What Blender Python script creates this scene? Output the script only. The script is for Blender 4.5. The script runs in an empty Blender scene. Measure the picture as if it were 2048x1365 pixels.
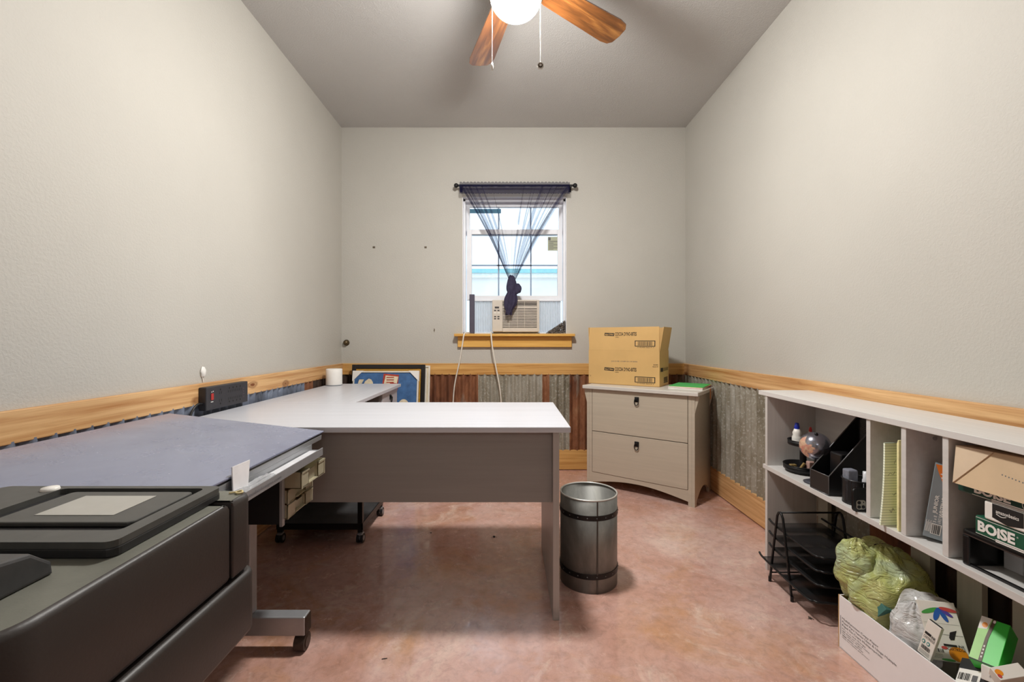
import bpy, bmesh, math, random
from mathutils import Vector, Matrix, noise
random.seed(7)
sc = bpy.context.scene
COL = sc.collection
PI = math.pi

# ------------------------------------------------------------------ camera, world, lights, exposure
F_PX, CX, CY, CAM_H = 890.0, 1018.0, 680.0, 1.10
cam_d = bpy.data.cameras.new('camera'); cam = bpy.data.objects.new('camera', cam_d); COL.objects.link(cam)
cam.location = (0, 0, CAM_H); cam.rotation_euler = (PI/2, 0, 0)
cam_d.sensor_width = 36.0; cam_d.lens = 36.0*F_PX/2048.0
cam_d.shift_x = (1024-CX)/2048.0; cam_d.shift_y = -(682.5-CY)/2048.0
cam_d.clip_start = 0.02
sc.camera = cam
world = bpy.data.worlds.new('sky'); sc.world = world; world.use_nodes = True
bg = world.node_tree.nodes['Background']
bg.inputs[0].default_value = (0.74, 0.87, 1.0, 1); bg.inputs[1].default_value = 2.0
BOWL_STRENGTH = 370.0
HALL_WATTS = 15.0
hl = bpy.data.lights.new('hall_fill_light', 'AREA'); hl.shape = 'RECTANGLE'; hl.size = 1.1; hl.size_y = 0.3  # fill lamp added in the unseen hall to brighten the room
hl.energy = HALL_WATTS; hl.color = (0.93, 0.96, 1.0)
hlo = bpy.data.objects.new('hall_fill_light', hl); COL.objects.link(hlo); hlo.location = (0.25, -1.75, 2.42)
sc.view_settings.view_transform = 'Standard'; sc.view_settings.look = 'None'
sc.view_settings.exposure = 0.14; sc.view_settings.gamma = 1.0; sc.view_settings.use_curve_mapping = False
try:
    sc.cycles.max_bounces = 10; sc.cycles.diffuse_bounces = 6; sc.cycles.transparent_max_bounces = 24
    sc.cycles.sample_clamp_indirect = 8.0; sc.cycles.caustics_reflective = False; sc.cycles.caustics_refractive = False
    sc.cycles.use_denoising = True
except Exception: pass

def W(px, py, Y):
    return Vector(((px-CX)*Y/F_PX, Y, CAM_H-(py-CY)*Y/F_PX))

# ------------------------------------------------------------------ materials
def lin(c):
    return tuple((x/255/12.92 if x/255 <= .04045 else ((x/255+.055)/1.055)**2.4) for x in c)
def newmat(name):
    m = bpy.data.materials.new(name); m.use_nodes = True
    nt = m.node_tree; return m, nt, nt.nodes, nt.links, nt.nodes['Principled BSDF']
def coords(N, L, scale=(1,1,1), kind='Object'):
    tc = N.new('ShaderNodeTexCoord'); mp = N.new('ShaderNodeMapping'); mp.inputs['Scale'].default_value = scale
    L.new(tc.outputs[kind], mp.inputs[0]); return mp.outputs[0]
def noise_n(N, L, vec, scale, detail=4, rough=.55, dist=0.0):
    n = N.new('ShaderNodeTexNoise'); n.inputs['Scale'].default_value = scale; n.inputs['Detail'].default_value = detail
    n.inputs['Roughness'].default_value = rough; n.inputs['Distortion'].default_value = dist
    L.new(vec, n.inputs['Vector']); return n.outputs[0]
def ramp(N, L, fac, stops, interp='LINEAR'):
    r = N.new('ShaderNodeValToRGB'); r.color_ramp.interpolation = interp
    while len(r.color_ramp.elements) < len(stops): r.color_ramp.elements.new(0.5)
    for e, (p, c) in zip(r.color_ramp.elements, stops):
        e.position = p; e.color = (c[0], c[1], c[2], 1) if hasattr(c, '__len__') else (c, c, c, 1)
    L.new(fac, r.inputs[0]); return r.outputs[0]
def mixc(N, L, fac, a, b, mode='MIX'):
    m = N.new('ShaderNodeMix'); m.data_type = 'RGBA'; m.blend_type = mode
    for s, v in ((0, fac), (6, a), (7, b)):
        if isinstance(v, (int, float)): m.inputs[s].default_value = v
        elif hasattr(v, '__len__'): m.inputs[s].default_value = (v[0], v[1], v[2], 1)
        else: L.new(v, m.inputs[s])
    return m.outputs[2]
def bump_n(N, L, h, strength, dist, bsdf):
    b = N.new('ShaderNodeBump'); b.inputs['Strength'].default_value = strength; b.inputs['Distance'].default_value = dist
    L.new(h, b.inputs['Height']); L.new(b.outputs[0], bsdf.inputs['Normal']); return b
def math_n(N, L, op, a, b=None):
    m = N.new('ShaderNodeMath'); m.operation = op
    for i, v in enumerate((a, b)):
        if v is None: continue
        if isinstance(v, (int, float)): m.inputs[i].default_value = v
        else: L.new(v, m.inputs[i])
    return m.outputs[0]

def PM(name, rgb, rough=.5, metal=0.0, var=.08, scale=18.0, bump=0.0, bscale=None, stretch=(1,1,1), coat=0.0, trans=0.0, spec=None, emit=0.0, alpha=None, sss=0):
    m, nt, N, L, B = newmat(name)
    c = lin(rgb); v = coords(N, L, stretch)
    f = noise_n(N, L, v, scale)
    lo = tuple(max(0, x*(1-var)) for x in c); hi = tuple(min(1, x*(1+var)) for x in c)
    L.new(ramp(N, L, f, [(.3, lo), (.7, hi)]), B.inputs['Base Color'])
    B.inputs['Roughness'].default_value = rough; B.inputs['Metallic'].default_value = metal
    B.inputs['Coat Weight'].default_value = coat; B.inputs['Transmission Weight'].default_value = trans
    if spec is not None: B.inputs['Specular IOR Level'].default_value = spec
    if emit:
        B.inputs['Emission Color'].default_value = (c[0], c[1], c[2], 1); B.inputs['Emission Strength'].default_value = emit
    if alpha is not None: B.inputs['Alpha'].default_value = alpha
    if bump: bump_n(N, L, noise_n(N, L, v, bscale or scale*4), bump, .003, B)
    return m

def wall_mat(name, rgb, bstr=.35, bscale=85):
    m, nt, N, L, B = newmat(name)
    c = lin(rgb); v = coords(N, L)
    f = noise_n(N, L, v, 1.6, 3)
    col = ramp(N, L, f, [(.35, tuple(x*.975 for x in c)), (.65, tuple(min(1, x*1.02) for x in c))])
    L.new(col, B.inputs['Base Color']); B.inputs['Roughness'].default_value = .62
    h = ramp(N, L, noise_n(N, L, v, bscale, 3, .5, .4), [(.42, 0.0), (.60, 1.0)])
    bump_n(N, L, h, bstr, .0025, B)
    return m
M_wall = wall_mat('painted_drywall', (188, 185, 178), .2, 105)
M_ceil = wall_mat('painted_ceiling', (188, 186, 184), .35, 120)

def wood_mat(name, axis, light=(214, 168, 104), dark=(178, 122, 60), knots=True, rough=.5):
    m, nt, N, L, B = newmat(name)
    s = [52, 52, 52]; s[axis] = 1.6
    v = coords(N, L, tuple(s))
    f = noise_n(N, L, v, 1.0, 6, .62, .35)
    col = ramp(N, L, f, [(.28, lin(dark)), (.5, tuple((a+b)/2 for a, b in zip(lin(light), lin(dark)))), (.72, lin(light))])
    if knots:
        k = [7.0, 7.0, 7.0]; k[axis] = 3.2
        vv = coords(N, L, tuple(k)); vo = N.new('ShaderNodeTexVoronoi'); vo.inputs['Scale'].default_value = 1.0
        vo.inputs['Randomness'].default_value = 1.0
        wob = N.new('ShaderNodeVectorMath'); wob.operation = 'ADD'
        L.new(vv, wob.inputs[0])
        nz = N.new('ShaderNodeTexNoise'); nz.inputs['Scale'].default_value = 1.4; L.new(vv, nz.inputs['Vector'])
        sub = N.new('ShaderNodeVectorMath'); sub.operation = 'SCALE'; sub.inputs['Scale'].default_value = .25
        L.new(nz.outputs['Color'], sub.inputs[0]); L.new(sub.outputs[0], wob.inputs[1])
        L.new(wob.outputs[0], vo.inputs['Vector'])
        kf = ramp(N, L, vo.outputs['Distance'], [(.05, 1.0), (.085, .35), (.11, .7), (.17, 0.0)])
        col = mixc(N, L, kf, col, lin((120, 66, 26)))
    L.new(col, B.inputs['Base Color']); B.inputs['Roughness'].default_value = rough
    bump_n(N, L, f, .25, .002, B)
    return m
M_woodX = wood_mat('pine_board_across', 0, (230, 186, 116), (170, 114, 48))
M_woodY = wood_mat('pine_board_along', 1, (232, 194, 142), (176, 120, 66))
M_sill = wood_mat('sill_pine', 0, (228, 182, 98), (204, 150, 66), False)

def metal_sheet(name, kind):
    m, nt, N, L, B = newmat(name)
    v = coords(N, L, (1, 1, .35)); v2 = coords(N, L)
    a = noise_n(N, L, v, 7, 7, .7, .6); sp = noise_n(N, L, v2, 70, 2)
    if kind == 'galv':
        col = ramp(N, L, a, [(.25, lin((104, 96, 78))), (.45, lin((146, 140, 124))), (.6, lin((168, 164, 152))), (.78, lin((190, 190, 184)))])
        col = mixc(N, L, ramp(N, L, sp, [(.55, 0.0), (.7, .6)]), col, lin((205, 205, 200)))
        B.inputs['Metallic'].default_value = .35
    elif kind == 'blue':
        col = ramp(N, L, a, [(.3, lin((70, 74, 84))), (.55, lin((130, 140, 160))), (.75, lin((176, 188, 208)))])
        B.inputs['Metallic'].default_value = .4
    elif kind == 'rust':
        col = ramp(N, L, a, [(.25, lin((60, 34, 22))), (.45, lin((108, 64, 40))), (.6, lin((138, 90, 60))), (.78, lin((170, 134, 102)))])
        col = mixc(N, L, ramp(N, L, noise_n(N, L, v, 5, 5, .6, .5), [(.56, 0.0), (.68, .85)]), col, lin((140, 134, 122)))
    else:
        col = ramp(N, L, a, [(.3, lin((34, 26, 22))), (.55, lin((64, 46, 36))), (.75, lin((92, 66, 50)))])
    L.new(col, B.inputs['Base Color']); B.inputs['Roughness'].default_value = .55 if kind != 'rust' else .75
    bump_n(N, L, a, .2, .002, B)
    return m
M_galv, M_rust, M_dark, M_blueg = (metal_sheet('corrugated_'+k, k) for k in ('galv', 'rust', 'dark', 'blue'))

def floor_mat():
    m, nt, N, L, B = newmat('stained_concrete')
    v = coords(N, L); vs = coords(N, L, (1.0, 2.2, 1.0))
    big = noise_n(N, L, v, 1.3, 7, .66, .7)
    col = ramp(N, L, big, [(.28, lin((172, 126, 106))), (.44, lin((192, 150, 136))), (.56, lin((202, 166, 156))), (.74, lin((218, 194, 184)))])
    och = ramp(N, L, noise_n(N, L, v, 1.9, 6, .65, .8), [(.52, 0.0), (.72, .7)])
    col = mixc(N, L, och, col, lin((186, 134, 86)))
    pale = ramp(N, L, noise_n(N, L, v, 3.4, 7, .72, 1.2), [(.54, 0.0), (.70, .6)])
    col = mixc(N, L, pale, col, lin((226, 204, 190)))
    fine = ramp(N, L, noise_n(N, L, v, 26, 7, .75, .5), [(.28, .76), (.5, 1.04), (.72, 1.2)])
    col = mixc(N, L, 1.0, col, fine, 'MULTIPLY')
    # fine light scratches
    w = N.new('ShaderNodeTexVoronoi'); w.feature = 'DISTANCE_TO_EDGE'; w.inputs['Scale'].default_value = 7
    d = N.new('ShaderNodeVectorMath'); d.operation = 'ADD'
    nz = N.new('ShaderNodeTexNoise'); nz.inputs['Scale'].default_value = 5; L.new(v, nz.inputs['Vector'])
    L.new(v, d.inputs[0]); L.new(nz.outputs['Color'], d.inputs[1]); L.new(d.outputs[0], w.inputs['Vector'])
    scr = ramp(N, L, w.outputs['Distance'], [(.0, .35), (.008, 0.0)])
    scr = mixc(N, L, ramp(N, L, noise_n(N, L, v, 6, 2), [(.5, 0.0), (.6, 1.0)]), (0, 0, 0), scr)
    col = mixc(N, L, scr, col, lin((214, 180, 160)))
    L.new(col, B.inputs['Base Color'])
    rg = ramp(N, L, noise_n(N, L, v, 9, 6, .7, .5), [(.36, .07), (.66, .32)])
    L.new(rg, B.inputs['Roughness']); B.inputs['IOR'].default_value = 1.75
    bump_n(N, L, noise_n(N, L, v, 30, 5, .6), .12, .002, B)
    return m
M_floor = floor_mat()

def laminate(name, rgb, axis=0, rough=.38, var=.05):
    s = [60, 60, 60]; s[axis] = 2.0
    return PM(name, rgb, rough, 0, var, 1.0, .06, 1.5, tuple(s))
M_lam = laminate('shaded_grey_laminate', (142, 138, 135), 0)  # same laminate as the desktop, darkened so the panels look shaded
M_lamtop = laminate('pale_grey_laminate', (200, 202, 210), 0, .3)
M_cab = laminate('taupe_laminate', (186, 176, 160), 0, .45)
M_case = laminate('shelf_laminate', (206, 204, 202), 1, .42)
M_black = PM('black_metal', (22, 22, 24), .4, .3, .15, 30)
M_blackp = PM('black_plastic', (26, 26, 29), .42, 0, .12, 40)
M_silver = PM('silver_metal', (172, 174, 178), .38, .55, .05, 20)
M_white = PM('white_plastic', (236, 234, 230), .4, 0, .03, 20)
M_vinyl = PM('white_vinyl', (232, 234, 240), .35, 0, .03, 12)
M_paper = PM('white_paper', (235, 233, 228), .7, 0, .03, 20)
M_ink = PM('black_print', (22, 20, 20), .6, 0, .05, 30)
M_inkgrey = PM('grey_print', (96, 96, 98), .6, 0, .05, 30)
M_kraft = PM('kraft_card', (208, 170, 110), .75, 0, .05, 6, .05, 200)
M_kraftpale = PM('pale_kraft_card', (198, 172, 140), .75, 0, .06, 8, .05, 200)
M_cardedge = PM('cut_card_edge', (196, 160, 112), .8, 0, .1, 120)

def mesh_mat():
    m, nt, N, L, B = newmat('black_wire_mesh')
    B.inputs['Base Color'].default_value = (.012, .012, .013, 1); B.inputs['Roughness'].default_value = .4
    v = coords(N, L, (1, 1, 1)); vo = N.new('ShaderNodeTexVoronoi'); vo.inputs['Scale'].default_value = 260; vo.inputs['Randomness'].default_value = .05
    L.new(v, vo.inputs['Vector'])
    L.new(ramp(N, L, vo.outputs['Distance'], [(.30, 0.0), (.36, 1.0)]), B.inputs['Alpha'])
    return m
M_mesh = mesh_mat()

# ------------------------------------------------------------------ mesh builder
_textcache = {}
def text_mesh(s, bold=0.0):
    key = (s, bold)
    if key in _textcache: return _textcache[key]
    cu = bpy.data.curves.new('t', 'FONT'); cu.body = s; cu.size = 1.0; cu.offset = bold; cu.resolution_u = 3
    ob = bpy.data.objects.new('t', cu)
    me = bpy.data.meshes.new_from_object(ob)
    V = [tuple(v.co) for v in me.vertices]; Fs = [tuple(p.vertices) for p in me.polygons]
    bpy.data.objects.remove(ob); bpy.data.meshes.remove(me); bpy.data.curves.remove(cu)
    if V:
        x0 = min(v[0] for v in V); x1 = max(v[0] for v in V); y0 = min(v[1] for v in V); y1 = max(v[1] for v in V)
        V = [((v[0]-x0)/max(1e-6, x1-x0), (v[1]-y0)/max(1e-6, y1-y0)) for v in V]
    _textcache[key] = (V, Fs); return V, Fs

def rrect(x0, y0, x1, y1, r, seg=5):
    rs = r if hasattr(r, '__len__') else (r,)*4      # order: (x0,y0),(x1,y0),(x1,y1),(x0,y1)
    pts = []
    for (cx, cy, a0, rr) in ((x0, y0, PI, rs[0]), (x1, y0, 1.5*PI, rs[1]), (x1, y1, 0, rs[2]), (x0, y1, .5*PI, rs[3])):
        ox = cx + (rr if cx == x0 else -rr); oy = cy + (rr if cy == y0 else -rr)
        n = seg if rr > 1e-5 else 0
        for i in range(n+1):
            a = a0 + (PI/2)*(i/max(1, n)); pts.append((ox+rr*math.cos(a), oy+rr*math.sin(a)))
    return pts
def inset(poly, d):
    n = len(poly); out = []
    for i in range(n):
        p0, p1, p2 = poly[i-1], poly[i], poly[(i+1) % n]
        def nrm(a, b):
            dx, dy = b[0]-a[0], b[1]-a[1]; l = math.hypot(dx, dy) or 1; return (-dy/l, dx/l)
        n1, n2 = nrm(p0, p1), nrm(p1, p2); bx, by = n1[0]+n2[0], n1[1]+n2[1]
        l2 = bx*bx+by*by or 1; k = 2*d/l2
        out.append((p1[0]+bx*k, p1[1]+by*k))
    return out

class MB:
    def __init__(s): s.v = []; s.f = []; s.m = []; s.s = []; s.M = Matrix()
    def add(s, verts, faces, mat=0, smooth=False, M=None):
        o = len(s.v); T = s.M @ M if M is not None else s.M
        s.v += [T @ Vector(v) for v in verts]
        for f in faces: s.f.append(tuple(o+i for i in f)); s.m.append(mat); s.s.append(smooth)
        return s
    def box(s, x0, y0, z0, x1, y1, z1, mat=0, bev=0.0, seg=2, M=None):
        if x1 < x0: x0, x1 = x1, x0
        if y1 < y0: y0, y1 = y1, y0
        if z1 < z0: z0, z1 = z1, z0
        if bev <= 0:
            V = [(x, y, z) for z in (z0, z1) for y in (y0, y1) for x in (x0, x1)]
            Fc = [(0, 2, 3, 1), (4, 5, 7, 6), (0, 1, 5, 4), (2, 6, 7, 3), (0, 4, 6, 2), (1, 3, 7, 5)]
            return s.add(V, Fc, mat, False, M)
        bm = bmesh.new(); bmesh.ops.create_cube(bm, size=1)
        for v in bm.verts: v.co = Vector(((x0+x1)/2+v.co.x*(x1-x0), (y0+y1)/2+v.co.y*(y1-y0), (z0+z1)/2+v.co.z*(z1-z0)))
        bev = min(bev, .49*min(x1-x0, y1-y0, z1-z0))
        bmesh.ops.bevel(bm, geom=list(bm.edges), offset=bev, segments=seg, profile=.5, affect='EDGES')
        bm.verts.index_update()
        s.add([v.co.copy() for v in bm.verts], [tuple(v.index for v in f.verts) for f in bm.faces], mat, False, M); bm.free(); return s
    def prism(s, poly, z0, z1, mat=0, bev=0.0, M=None, smooth=False, capmat=None):
        n = len(poly); rings = [(poly, z0)]
        if bev > 0:
            rings = [(inset(poly, bev), z0), (inset(poly, bev*.3), z0+bev*.3), (poly, z0+bev), (poly, z1-bev), (inset(poly, bev*.3), z1-bev*.3), (inset(poly, bev), z1)]
        else: rings = [(poly, z0), (poly, z1)]
        V = [(p[0], p[1], z) for r, z in rings for p in r]; Fc = []
        for k in range(len(rings)-1):
            for i in range(n):
                j = (i+1) % n; Fc.append((k*n+i, k*n+j, (k+1)*n+j, (k+1)*n+i))
        s.add(V, Fc, mat, smooth, M)
        o = len(s.v)-len(V); kk = (len(rings)-1)*n
        s.f.append(tuple(o+i for i in reversed(range(n)))); s.m.append(mat); s.s.append(False)
        s.f.append(tuple(o+kk+i for i in range(n))); s.m.append(mat if capmat is None else capmat); s.s.append(False)
        return s
    def lathe(s, prof, cx=0, cy=0, cz=0, seg=32, mat=0, smooth=True, M=None):
        V = []; Fc = []
        for r, z in prof:
            for i in range(seg):
                a = 2*PI*i/seg; V.append((cx+r*math.cos(a), cy+r*math.sin(a), cz+z))
        for k in range(len(prof)-1):
            for i in range(seg):
                j = (i+1) % seg; Fc.append((k*seg+i, k*seg+j, (k+1)*seg+j, (k+1)*seg+i))
        return s.add(V, Fc, mat, smooth, M)
    def cyl(s, p0, p1, r0, r1=None, seg=16, mat=0, caps=True, smooth=True):
        p0, p1 = Vector(p0), Vector(p1); r1 = r0 if r1 is None else r1
        d = (p1-p0).normalized(); a = d.orthogonal().normalized(); b = d.cross(a)
        V = [p+(a*math.cos(2*PI*i/seg)+b*math.sin(2*PI*i/seg))*r for p, r in ((p0, r0), (p1, r1)) for i in range(seg)]
        s.add(V, [(i, (i+1) % seg, seg+(i+1) % seg, seg+i) for i in range(seg)], mat, smooth)
        if caps: s.add(V, [tuple(reversed(range(seg))), tuple(range(seg, 2*seg))], mat, False)
        return s
    def tube(s, pts, r, seg=8, mat=0, closed=False, res=0):
        P = [Vector(p) for p in pts]
        if res:                                     # catmull-rom
            Q = []
            n = len(P)
            for i in range(n if closed else n-1):
                a, b, c, d = (P[(i-1) % n] if closed or i > 0 else P[0]), P[i], P[(i+1) % n], (P[(i+2) % n] if closed or i+2 < n else P[-1])
                for k in range(res):
                    t = k/res
                    Q.append(.5*((2*b)+(c-a)*t+(2*a-5*b+4*c-d)*t*t+(3*b-a-3*c+d)*t*t*t))
            if not closed: Q.append(P[-1])
            P = Q
        n = len(P); V = []; prev = None
        for i in range(n):
            if closed: t = P[(i+1) % n]-P[i-1]
            else: t = P[min(i+1, n-1)]-P[max(i-1, 0)]
            t = t.normalized() if t.length > 1e-9 else Vector((0, 0, 1))
            if prev is None: a = t.orthogonal().normalized()
            else:
                a = prev - t*prev.dot(t); a = a.normalized() if a.length > 1e-6 else t.orthogonal().normalized()
            prev = a; b = t.cross(a)
            V += [P[i]+(a*math.cos(2*PI*k/seg)+b*math.sin(2*PI*k/seg))*r for k in range(seg)]
        Fc = []
        for i in range(n if closed else n-1):
            j = (i+1) % n
            for k in range(seg): l = (k+1) % seg; Fc.append((i*seg+k, i*seg+l, j*seg+l, j*seg+k))
        if not closed: Fc += [tuple(reversed(range(seg))), tuple((n-1)*seg+k for k in range(seg))]
        return s.add(V, Fc, mat, True)
    def sphere(s, c, r, mat=0, seg=20, rings=12, sx=1, sy=1, sz=1, M=None, fn=None):
        V = []; Fc = []
        for i in range(rings+1):
            th = PI*i/rings
            for j in range(seg):
                ph = 2*PI*j/seg
                d = Vector((math.sin(th)*math.cos(ph), math.sin(th)*math.sin(ph), math.cos(th)))
                k = fn(d) if fn else 1.0
                V.append((c[0]+d.x*r*sx*k, c[1]+d.y*r*sy*k, c[2]+d.z*r*sz*k))
        for i in range(rings):
            for j in range(seg): l = (j+1) % seg; Fc.append((i*seg+j, (i+1)*seg+j, (i+1)*seg+l, i*seg+l))
        return s.add(V, Fc, mat, True, M)
    # ---- flat print on a face: origin o, unit vectors u (right) and v (up)
    def poly(s, o, u, v, pts, mat=0, eps=.0006):
        o, u, v = Vector(o), Vector(u), Vector(v); n = u.cross(v).normalized()
        return s.add([o+u*x+v*y+n*eps for x, y in pts], [tuple(range(len(pts)))], mat)
    def rect(s, o, u, v, x0, y0, x1, y1, mat=0, eps=.0006):
        return s.poly(o, u, v, [(x0, y0), (x1, y0), (x1, y1), (x0, y1)], mat, eps)
    def text(s, st, o, u, v, x, y, w, h, mat=0, eps=.0009, bold=0.0, rot=0, shear=0.0):
        V, Fc = text_mesh(st, bold); o, u, v = Vector(o), Vector(u), Vector(v); n = u.cross(v).normalized()
        out = []
        for a, b in V:
            lx, ly = a*w+shear*b*h, b*h
            if rot:
                lx, ly = lx*math.cos(rot)-ly*math.sin(rot), lx*math.sin(rot)+ly*math.cos(rot)
            out.append(o+u*(x+lx)+v*(y+ly)+n*eps)
        return s.add(out, Fc, mat)
    def barcode(s, o, u, v, x, y, w, h, mat=0, n=24, seed=1, eps=.0009):
        rnd = random.Random(seed); pos = 0.0; cells = [rnd.choice((1, 1, 2, 3)) for _ in range(2*n)]; tot = sum(cells)
        for i, c in enumerate(cells):
            if i % 2 == 0: s.rect(o, u, v, x+w*pos/tot, y, x+w*(pos+c)/tot, y+h, mat, eps)
            pos += c
        return s
    def build(s, name, mats, parent=None, local=False, loc=None, autosmooth=False):
        mats = mats if isinstance(mats, (list, tuple)) else [mats]
        V = s.v
        me = bpy.data.meshes.new(name)
        ob = bpy.data.objects.new(name, me); COL.objects.link(ob)
        off = Matrix()
        if parent is not None:
            ob.parent = parent
            if not local: off = WM(parent).inverted()
        elif not local:
            c = loc if loc is not None else base_of(V); ob.location = c; off = Matrix.Translation(-Vector(c))
        me.from_pydata([off @ Vector(v) for v in V], [], s.f)
        for m in mats: me.materials.append(m)
        me.polygons.foreach_set('material_index', s.m); me.polygons.foreach_set('use_smooth', s.s)
        me.validate(); me.update()
        return ob
def base_of(V):
    xs = [v[0] for v in V]; ys = [v[1] for v in V]; zs = [v[2] for v in V]
    return Vector(((min(xs)+max(xs))/2, (min(ys)+max(ys))/2, min(zs)))
def WM(o):
    m = Matrix.LocRotScale(o.location, o.rotation_euler, o.scale)
    return WM(o.parent) @ m if o.parent else m
def tag(o, label=None, cat=None, group=None, kind=None):
    if label: o['label'] = label
    if cat: o['category'] = cat
    if group: o['group'] = group
    if kind: o['kind'] = kind
    return o
def thing(name, label, cat, loc=(0, 0, 0), rz=0.0, group=None):
    o = bpy.data.objects.new(name, None); COL.objects.link(o); o.location = loc; o.rotation_euler = (0, 0, rz)
    o.empty_display_size = .05
    return tag(o, label, cat, group)
def struct(mb, name, mats):
    return tag(mb.build(name, mats, None, loc=(0, 0, 0)), kind='structure')
X, Y_, Z = Vector((1, 0, 0)), Vector((0, 1, 0)), Vector((0, 0, 1))

# ------------------------------------------------------------------ room shell
XL, XR, YB, YF, ZC = -1.42, 1.496, 3.771, -0.50, 2.90
WX0, WX1, WZ0, WZ1 = -.394, .487, 1.151, 2.312
T = .14
struct(MB().box(XL-T, YF-T, -.1, XR+T, YB+T, 0).box(-1.9, -3.4, -.1, 2.0, YF-T, 0), 'floor', M_floor)
struct(MB().box(XL-T, YF-T, ZC, XR+T, YB+T, ZC+.1), 'ceiling', M_ceil)
struct(MB().box(XL-T, YF-T, 0, XL, YB+T, ZC), 'wall_left', M_wall)
struct(MB().box(XR, YF-T, 0, XR+T, YB+T, ZC), 'wall_right', M_wall)
b = MB(); b.box(XL, YB, 0, WX0, YB+T, ZC); b.box(WX1, YB, 0, XR, YB+T, ZC); b.box(WX0, YB, 0, WX1, YB+T, WZ0); b.box(WX0, YB, WZ1, WX1, YB+T, ZC)
struct(b, 'wall_back', M_wall)
DX0, DX1, DZ = -.34, .56, 2.05
b = MB(); b.box(XL, YF-T, 0, DX0, YF, ZC); b.box(DX1, YF-T, 0, XR, YF, ZC); b.box(DX0, YF-T, DZ, DX1, YF, ZC)
struct(b, 'wall_front', M_wall)
b = MB(); b.box(DX0-.09, YF, 0, DX0, YF+.018, DZ+.09); b.box(DX1, YF, 0, DX1+.09, YF+.018, DZ+.09); b.box(DX0, YF, DZ, DX1, YF+.018, DZ+.09)
struct(b, 'door_1', M_woodX)
# hallway the camera looks in from
b = MB(); b.box(-1.9-T, -3.4, 0, -1.9, YF-T, 2.6); b.box(2.0, -3.4, 0, 2.0+T, YF-T, 2.6); b.box(-1.9, -3.4-T, 0, 2.0, -3.4, 2.6)
b.box(-1.9, YF-T-.01, 0, XL-T, YF-T, 2.6); b.box(XR+T, YF-T-.01, 0, 2.0, YF-T, 2.6)
struct(b, 'wall_hall', M_wall)
struct(MB().box(-1.9-T, -3.4-T, 2.6, 2.0+T, YF-T, 2.7), 'ceiling_hall', M_ceil)

# chair rails, baseboards
RZ0, RZ1 = .805, .90
struct(MB().box(XL, YB-.02, RZ0, XR, YB, RZ1, bev=.003), 'trim_1', M_woodX)
struct(MB().box(XL, YF, RZ0, XL+.02, YB-.02, RZ1, bev=.003), 'trim_2', M_woodY)
struct(MB().box(XR-.02, YF, RZ0, XR, YB-.02, RZ1, bev=.003), 'trim_3', M_woodY)
struct(MB().box(XL, YB-.02, .005, XR, YB, .17, bev=.003), 'baseboard_back', M_woodX)
struct(MB().box(XL, YF, .005, XL+.02, YB-.02, .17, bev=.003), 'baseboard_left', M_woodY)
struct(MB().box(XR-.02, YF, .005, XR, YB-.02, .17, bev=.003), 'baseboard_right', M_woodY)

def corrugated(name, p0, p1, nrm, segs, mats, pitch=.06, amp=.0095, z0=.165, z1=.812):
    p0, p1, nrm = Vector(p0), Vector(p1), Vector(nrm); L_ = (p1-p0).length; d = (p1-p0)/L_
    n = int(L_/pitch*10); V = []; b = MB()
    for i in range(n+1):
        t = i/n*L_; off = amp*math.sin(2*PI*t/pitch)
        for z in (z0, z1): V.append(p0+d*t+nrm*(.0105+off)+Z*z)
    for i in range(n):
        t = (i+.5)/n*L_; mi = 0
        for tt, m in segs:
            if t >= tt: mi = m
        b.add([V[2*i], V[2*i+2], V[2*i+3], V[2*i+1]], [(0, 1, 2, 3)], mi, True)
    # weld for smooth shading
    ob = struct(b, name, mats); bm = bmesh.new(); bm.from_mesh(ob.data); bmesh.ops.remove_doubles(bm, verts=bm.verts, dist=1e-5)
    bm.to_mesh(ob.data); bm.free(); return ob
corrugated('trim_4', (XL, YB-.001, 0), (XR, YB-.001, 0), (0, -1, 0), [(0, 2), (.4, 1), (1.16, 0), (1.70, 1), (1.76, 0), (1.93, 1)], [M_galv, M_rust, M_dark])
corrugated('trim_5', (XL+.001, YF, 0), (XL+.001, YB-.02, 0), (1, 0, 0), [(0, 0), (3.55, 1), (3.7, 2)], [M_blueg, M_rust, M_dark])
corrugated('trim_6', (XR-.001, YB-.02, 0), (XR-.001, YF, 0), (-1, 0, 0), [(0, 0), (1.92, 1), (2.1, 2)], [M_galv, M_rust, M_dark], pitch=.064)

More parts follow.
